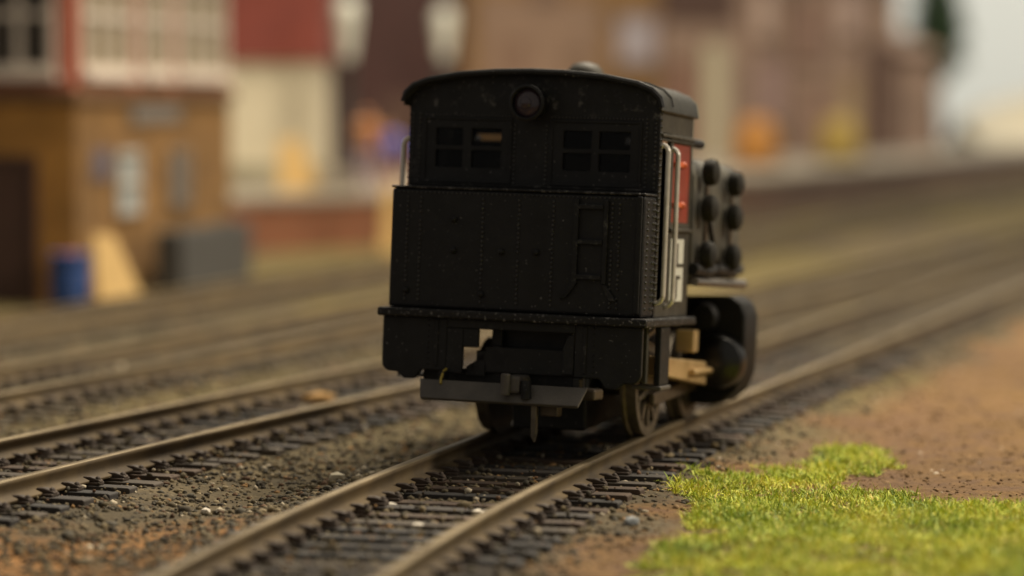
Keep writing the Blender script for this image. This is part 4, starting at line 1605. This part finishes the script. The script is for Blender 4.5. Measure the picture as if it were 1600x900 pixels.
# people: one skinned body each
def person(loc, rz, label, top, legs, skin, hair, height=1.72, arm=0.25):
    k = height / 1.72
    pts = {'pelvis': (0, 0, 0.92), 'waist': (0, 0, 1.08), 'chest': (0, -.01, 1.28), 'neck0': (0, 0, 1.42), 'neck': (0, -.005, 1.49), 'head': (0, -.02, 1.58), 'crown': (0, -.015, 1.68)}
    rad = {'pelvis': .14, 'waist': .125, 'chest': .15, 'neck0': .08, 'neck': .052, 'head': .092, 'crown': .075}
    ed = [('pelvis', 'waist'), ('waist', 'chest'), ('chest', 'neck0'), ('neck0', 'neck'), ('neck', 'head'), ('head', 'crown')]
    for s, n in ((-1, 'l'), (1, 'r')):
        pts.update({n + 'sh': (s * .19, 0, 1.38), n + 'el': (s * .25, .02, 1.12), n + 'wr': (s * .25, -arm, 1.0 + arm * .5), n + 'ha': (s * .24, -arm - .08, .97 + arm * .6),
                    n + 'hip': (s * .09, 0, .86), n + 'kn': (s * .10, -.02, .48), n + 'an': (s * .10, .01, .09), n + 'to': (s * .115, -.15, .045)})
        rad.update({n + 'sh': .062, n + 'el': .048, n + 'wr': .034, n + 'ha': .036, n + 'hip': .095, n + 'kn': .066, n + 'an': .048, n + 'to': .042})
        ed += [('neck0', n + 'sh'), (n + 'sh', n + 'el'), (n + 'el', n + 'wr'), (n + 'wr', n + 'ha'), ('pelvis', n + 'hip'), (n + 'hip', n + 'kn'), (n + 'kn', n + 'an'), (n + 'an', n + 'to')]
    names = list(pts)
    me = bpy.data.meshes.new("person_src")
    me.from_pydata([tuple(c_ * k for c_ in pts[n]) for n in names], [(names.index(a), names.index(c_)) for a, c_ in ed], [])
    o = bpy.data.objects.new("person", me)
    col.objects.link(o)
    sk = o.modifiers.new("skin", 'SKIN')
    for i, n in enumerate(names):
        me.skin_vertices[0].data[i].radius = (rad[n] * k, rad[n] * k)
    me.skin_vertices[0].data[0].use_root = True
    su = o.modifiers.new("sub", 'SUBSURF')
    su.levels = su.render_levels = 1
    dg = bpy.context.evaluated_depsgraph_get()
    m2 = bpy.data.meshes.new_from_object(o.evaluated_get(dg))
    col.objects.unlink(o)
    bpy.data.objects.remove(o)
    for m in (top, legs, skin, hair):
        m2.materials.append(m)
    for p in m2.polygons:
        z = p.center.z / k
        x = abs(p.center.x)
        p.use_smooth = True
        p.material_index = 3 if (z > 1.63 or (z > 1.54 and p.center.y > 0.03)) else (2 if z > 1.45 else (2 if x > .18 * k and z < 1.06 and p.center.y < -arm * 0.6 else (0 if z > 0.93 else 1)))
    o = bpy.data.objects.new("person", m2)
    col.objects.link(o)
    o.location = loc
    o.rotation_euler = (0, 0, rz)
    tag(o, label, "person", "people on the platform")
    return o


M['skin'] = mat("skin", (0.50, 0.28, 0.18, 1), None, 6, 0.6)
M['hair'] = mat("brown_hair", (0.05, 0.03, 0.02, 1), None, 6, 0.6)
M['c_orange'] = mat("orange_cloth", (0.50, 0.22, 0.035, 1), (0.45, 0.19, 0.03, 1), 4, 0.8)
M['c_yellow'] = mat("yellow_cloth", (0.45, 0.33, 0.06, 1), (0.38, 0.28, 0.05, 1), 4, 0.8)
M['c_lilac'] = mat("lilac_cloth", (0.36, 0.26, 0.30, 1), None, 4, 0.8)
M['c_blue'] = mat("blue_cloth", (0.12, 0.15, 0.55, 1), None, 4, 0.8)
M['c_dark'] = mat("dark_cloth", (0.07, 0.055, 0.05, 1), None, 4, 0.8)
M['c_brown'] = mat("ginger_cloth", (0.42, 0.17, 0.05, 1), None, 4, 0.8)
M['c_pink'] = mat("pink_cloth", (0.45, 0.25, 0.22, 1), None, 4, 0.8)
pa = person((-3.48, 66.0, PT), 0.3, "person in ginger coat over lilac trousers near the red hut", M['c_brown'], M['c_lilac'], M['skin'], M['c_brown'], 1.85)
pb2 = person((-2.95, 66.6, PT), -0.5, "person in blue jacket half hidden by the left side of the locomotive", M['c_blue'], M['c_pink'], M['skin'], M['hair'], 1.6)
pa.scale = (1.45, 1.45, 1.05)
pb2.scale = (1.45, 1.45, 1.0)


def covered_load(loc, rz, label, m, w, h):
    t = empty("covered_load", loc, rz)
    tag(t, label, "load")
    b = MB()
    b.lathe((0, 0), [(w * 0.50, 0.12), (w * 0.52, h * 0.35), (w * 0.49, h * 0.7), (w * 0.38, h * 0.9), (w * 0.2, h), (0.03, h * 1.01)], 2, 14)
    b.build("tarpaulin", m, t, lambda p: (p[0] * (1 + 0.08 * math.sin(p[2] * 5 + p[1] * 3)), p[1] * 0.75, p[2]), 0, True)
    b = MB()
    b.box(-w * 0.55, w * 0.55, -w * 0.4, w * 0.4, 0.0, 0.118)
    b.build("pallet", M['post_dark'], t)
    return t


covered_load((7.80, 88.0, PT), 0.2, "orange covered load on the platform right of the locomotive", mat("orange_tarpaulin", (0.40, 0.175, 0.03, 1), (0.33, 0.145, 0.025, 1), 3, 0.7), 1.35, 1.55)
covered_load((11.15, 94.0, PT), -0.3, "yellow covered load on the platform further right than the orange one", mat("yellow_tarpaulin", (0.33, 0.235, 0.05, 1), (0.28, 0.195, 0.045, 1), 3, 0.7), 1.4, 1.55)

# tan post at the foot of the platform, left of the locomotive
po = empty("timber_post", (-2.78, 62.0, 0))
tag(po, "yellowish timber post at the foot of the platform beside the locomotive's tank", "post")
b = MB()
b.prism([(-0.20, 0), (0.25, 0), (0.22, 1.45), (0.0, 1.6), (-0.1, 1.4)], 1, -0.09, 0.09)
b.build("post", M['timber'], po, None, 0.02)
# rusty lump on the left track
b = MB()
pv = ico_v * (1 + (rng.random((len(ico_v), 1)) - 0.5) * 0.4) * np.array([0.2, 0.13, 0.07])
b.add(pv, [tuple(f) for f in ico_f])
lp_ = b.build("clod", mat("rust_clod", (0.33, 0.19, 0.06, 1), None, 12, 0.9), None, None, 0, True)
lp_.location = (-2.15, 30.4, 0.22)
tag(lp_, "orange brown clod lying between the rails of the left track", "clod")

# right end: pale embankment rock, tree and backdrop
M['rock'] = mat("pale_plaster_rock", (0.74, 0.67, 0.54, 1), (0.56, 0.49, 0.33, 1), 0.35, 0.95, bump=0.3, bscale=1.0)
b = MB()
nx_, ny_ = 26, 16
vs = []
for j in range(ny_):
    for i in range(nx_):
        u, v = i / (nx_ - 1), j / (ny_ - 1)
        x = 22 + 20 * u
        y = 128 + 14 * v
        hgt = 4.2 * math.sin(math.pi * min(1, v * 1.1)) * math.sin(math.pi * min(1.0, 0.12 + u * 0.9)) if v < 0.9 else 0
        hgt *= 0.75 + 0.5 * float(vnoise(np.array(x), np.array(y), 0.25, 41))
        vs.append((x, y, 0.7 + max(0, hgt)))
fs = [(j * nx_ + i, j * nx_ + i + 1, (j + 1) * nx_ + i + 1, (j + 1) * nx_ + i) for j in range(ny_ - 1) for i in range(nx_ - 1)]
b.add(vs, fs)
hill = b.build("hill", M['rock'], None, None, 0, True)
tag(hill, "pale plaster hillside at the far right behind the platform", kind="structure")

tr = empty("tree", (18.9, 122.5, 0.2))
tag(tr, "dark green tree above the far end of the station building", "tree")
b = MB()
b.tube([(0, 0, 0), (0.05, 0, 2.0), (-0.05, 0.05, 4.2), (0, 0, 7.0)], [0.22, 0.18, 0.13, 0.05], 8)
b.build("trunk", M['post_dark'], tr)
N = 2600
q = rng.normal(0, 1, (N, 3))
q /= np.linalg.norm(q, axis=1)[:, None]
q *= rng.random((N, 1)) ** 0.45 * np.array([1.15, 1.15, 2.6])
q *= 0.75 + 0.5 * vnoise(q[:, 0] + 5, q[:, 2] + 5, 1.3, 31)[:, None]
q[:, 2] += 6.4
a_ = rng.normal(0, 0.16, (N, 3))
b_ = rng.normal(0, 0.16, (N, 3))
VV = np.stack([q, q + a_, q + a_ + b_, q + b_], 1).reshape(-1, 3)
FF = np.arange(N * 4).reshape(-1, 4)
cc = np.array([0.035, 0.065, 0.028]) * rng.uniform(0.6, 1.4, (N * 4 // 4, 1))
cr_ = np_mesh("crown", VV, FF, tint_mat("tree_leaf", 0.7, 2, 0.2), np.repeat(cc, 4, 0))
cr_.parent = tr

# painted sky backdrop board behind the layout
M['sky'] = mat("painted_sky", (0.80, 0.88, 0.93, 1), (0.84, 0.89, 0.91, 1), 0.03, 0.95)
b = MB()
b.box(-70, 95, 150, 150.4, -1, 40)
sky = b.build("sky", M['sky'])
tag(sky, "pale blue painted sky backdrop", kind="structure")
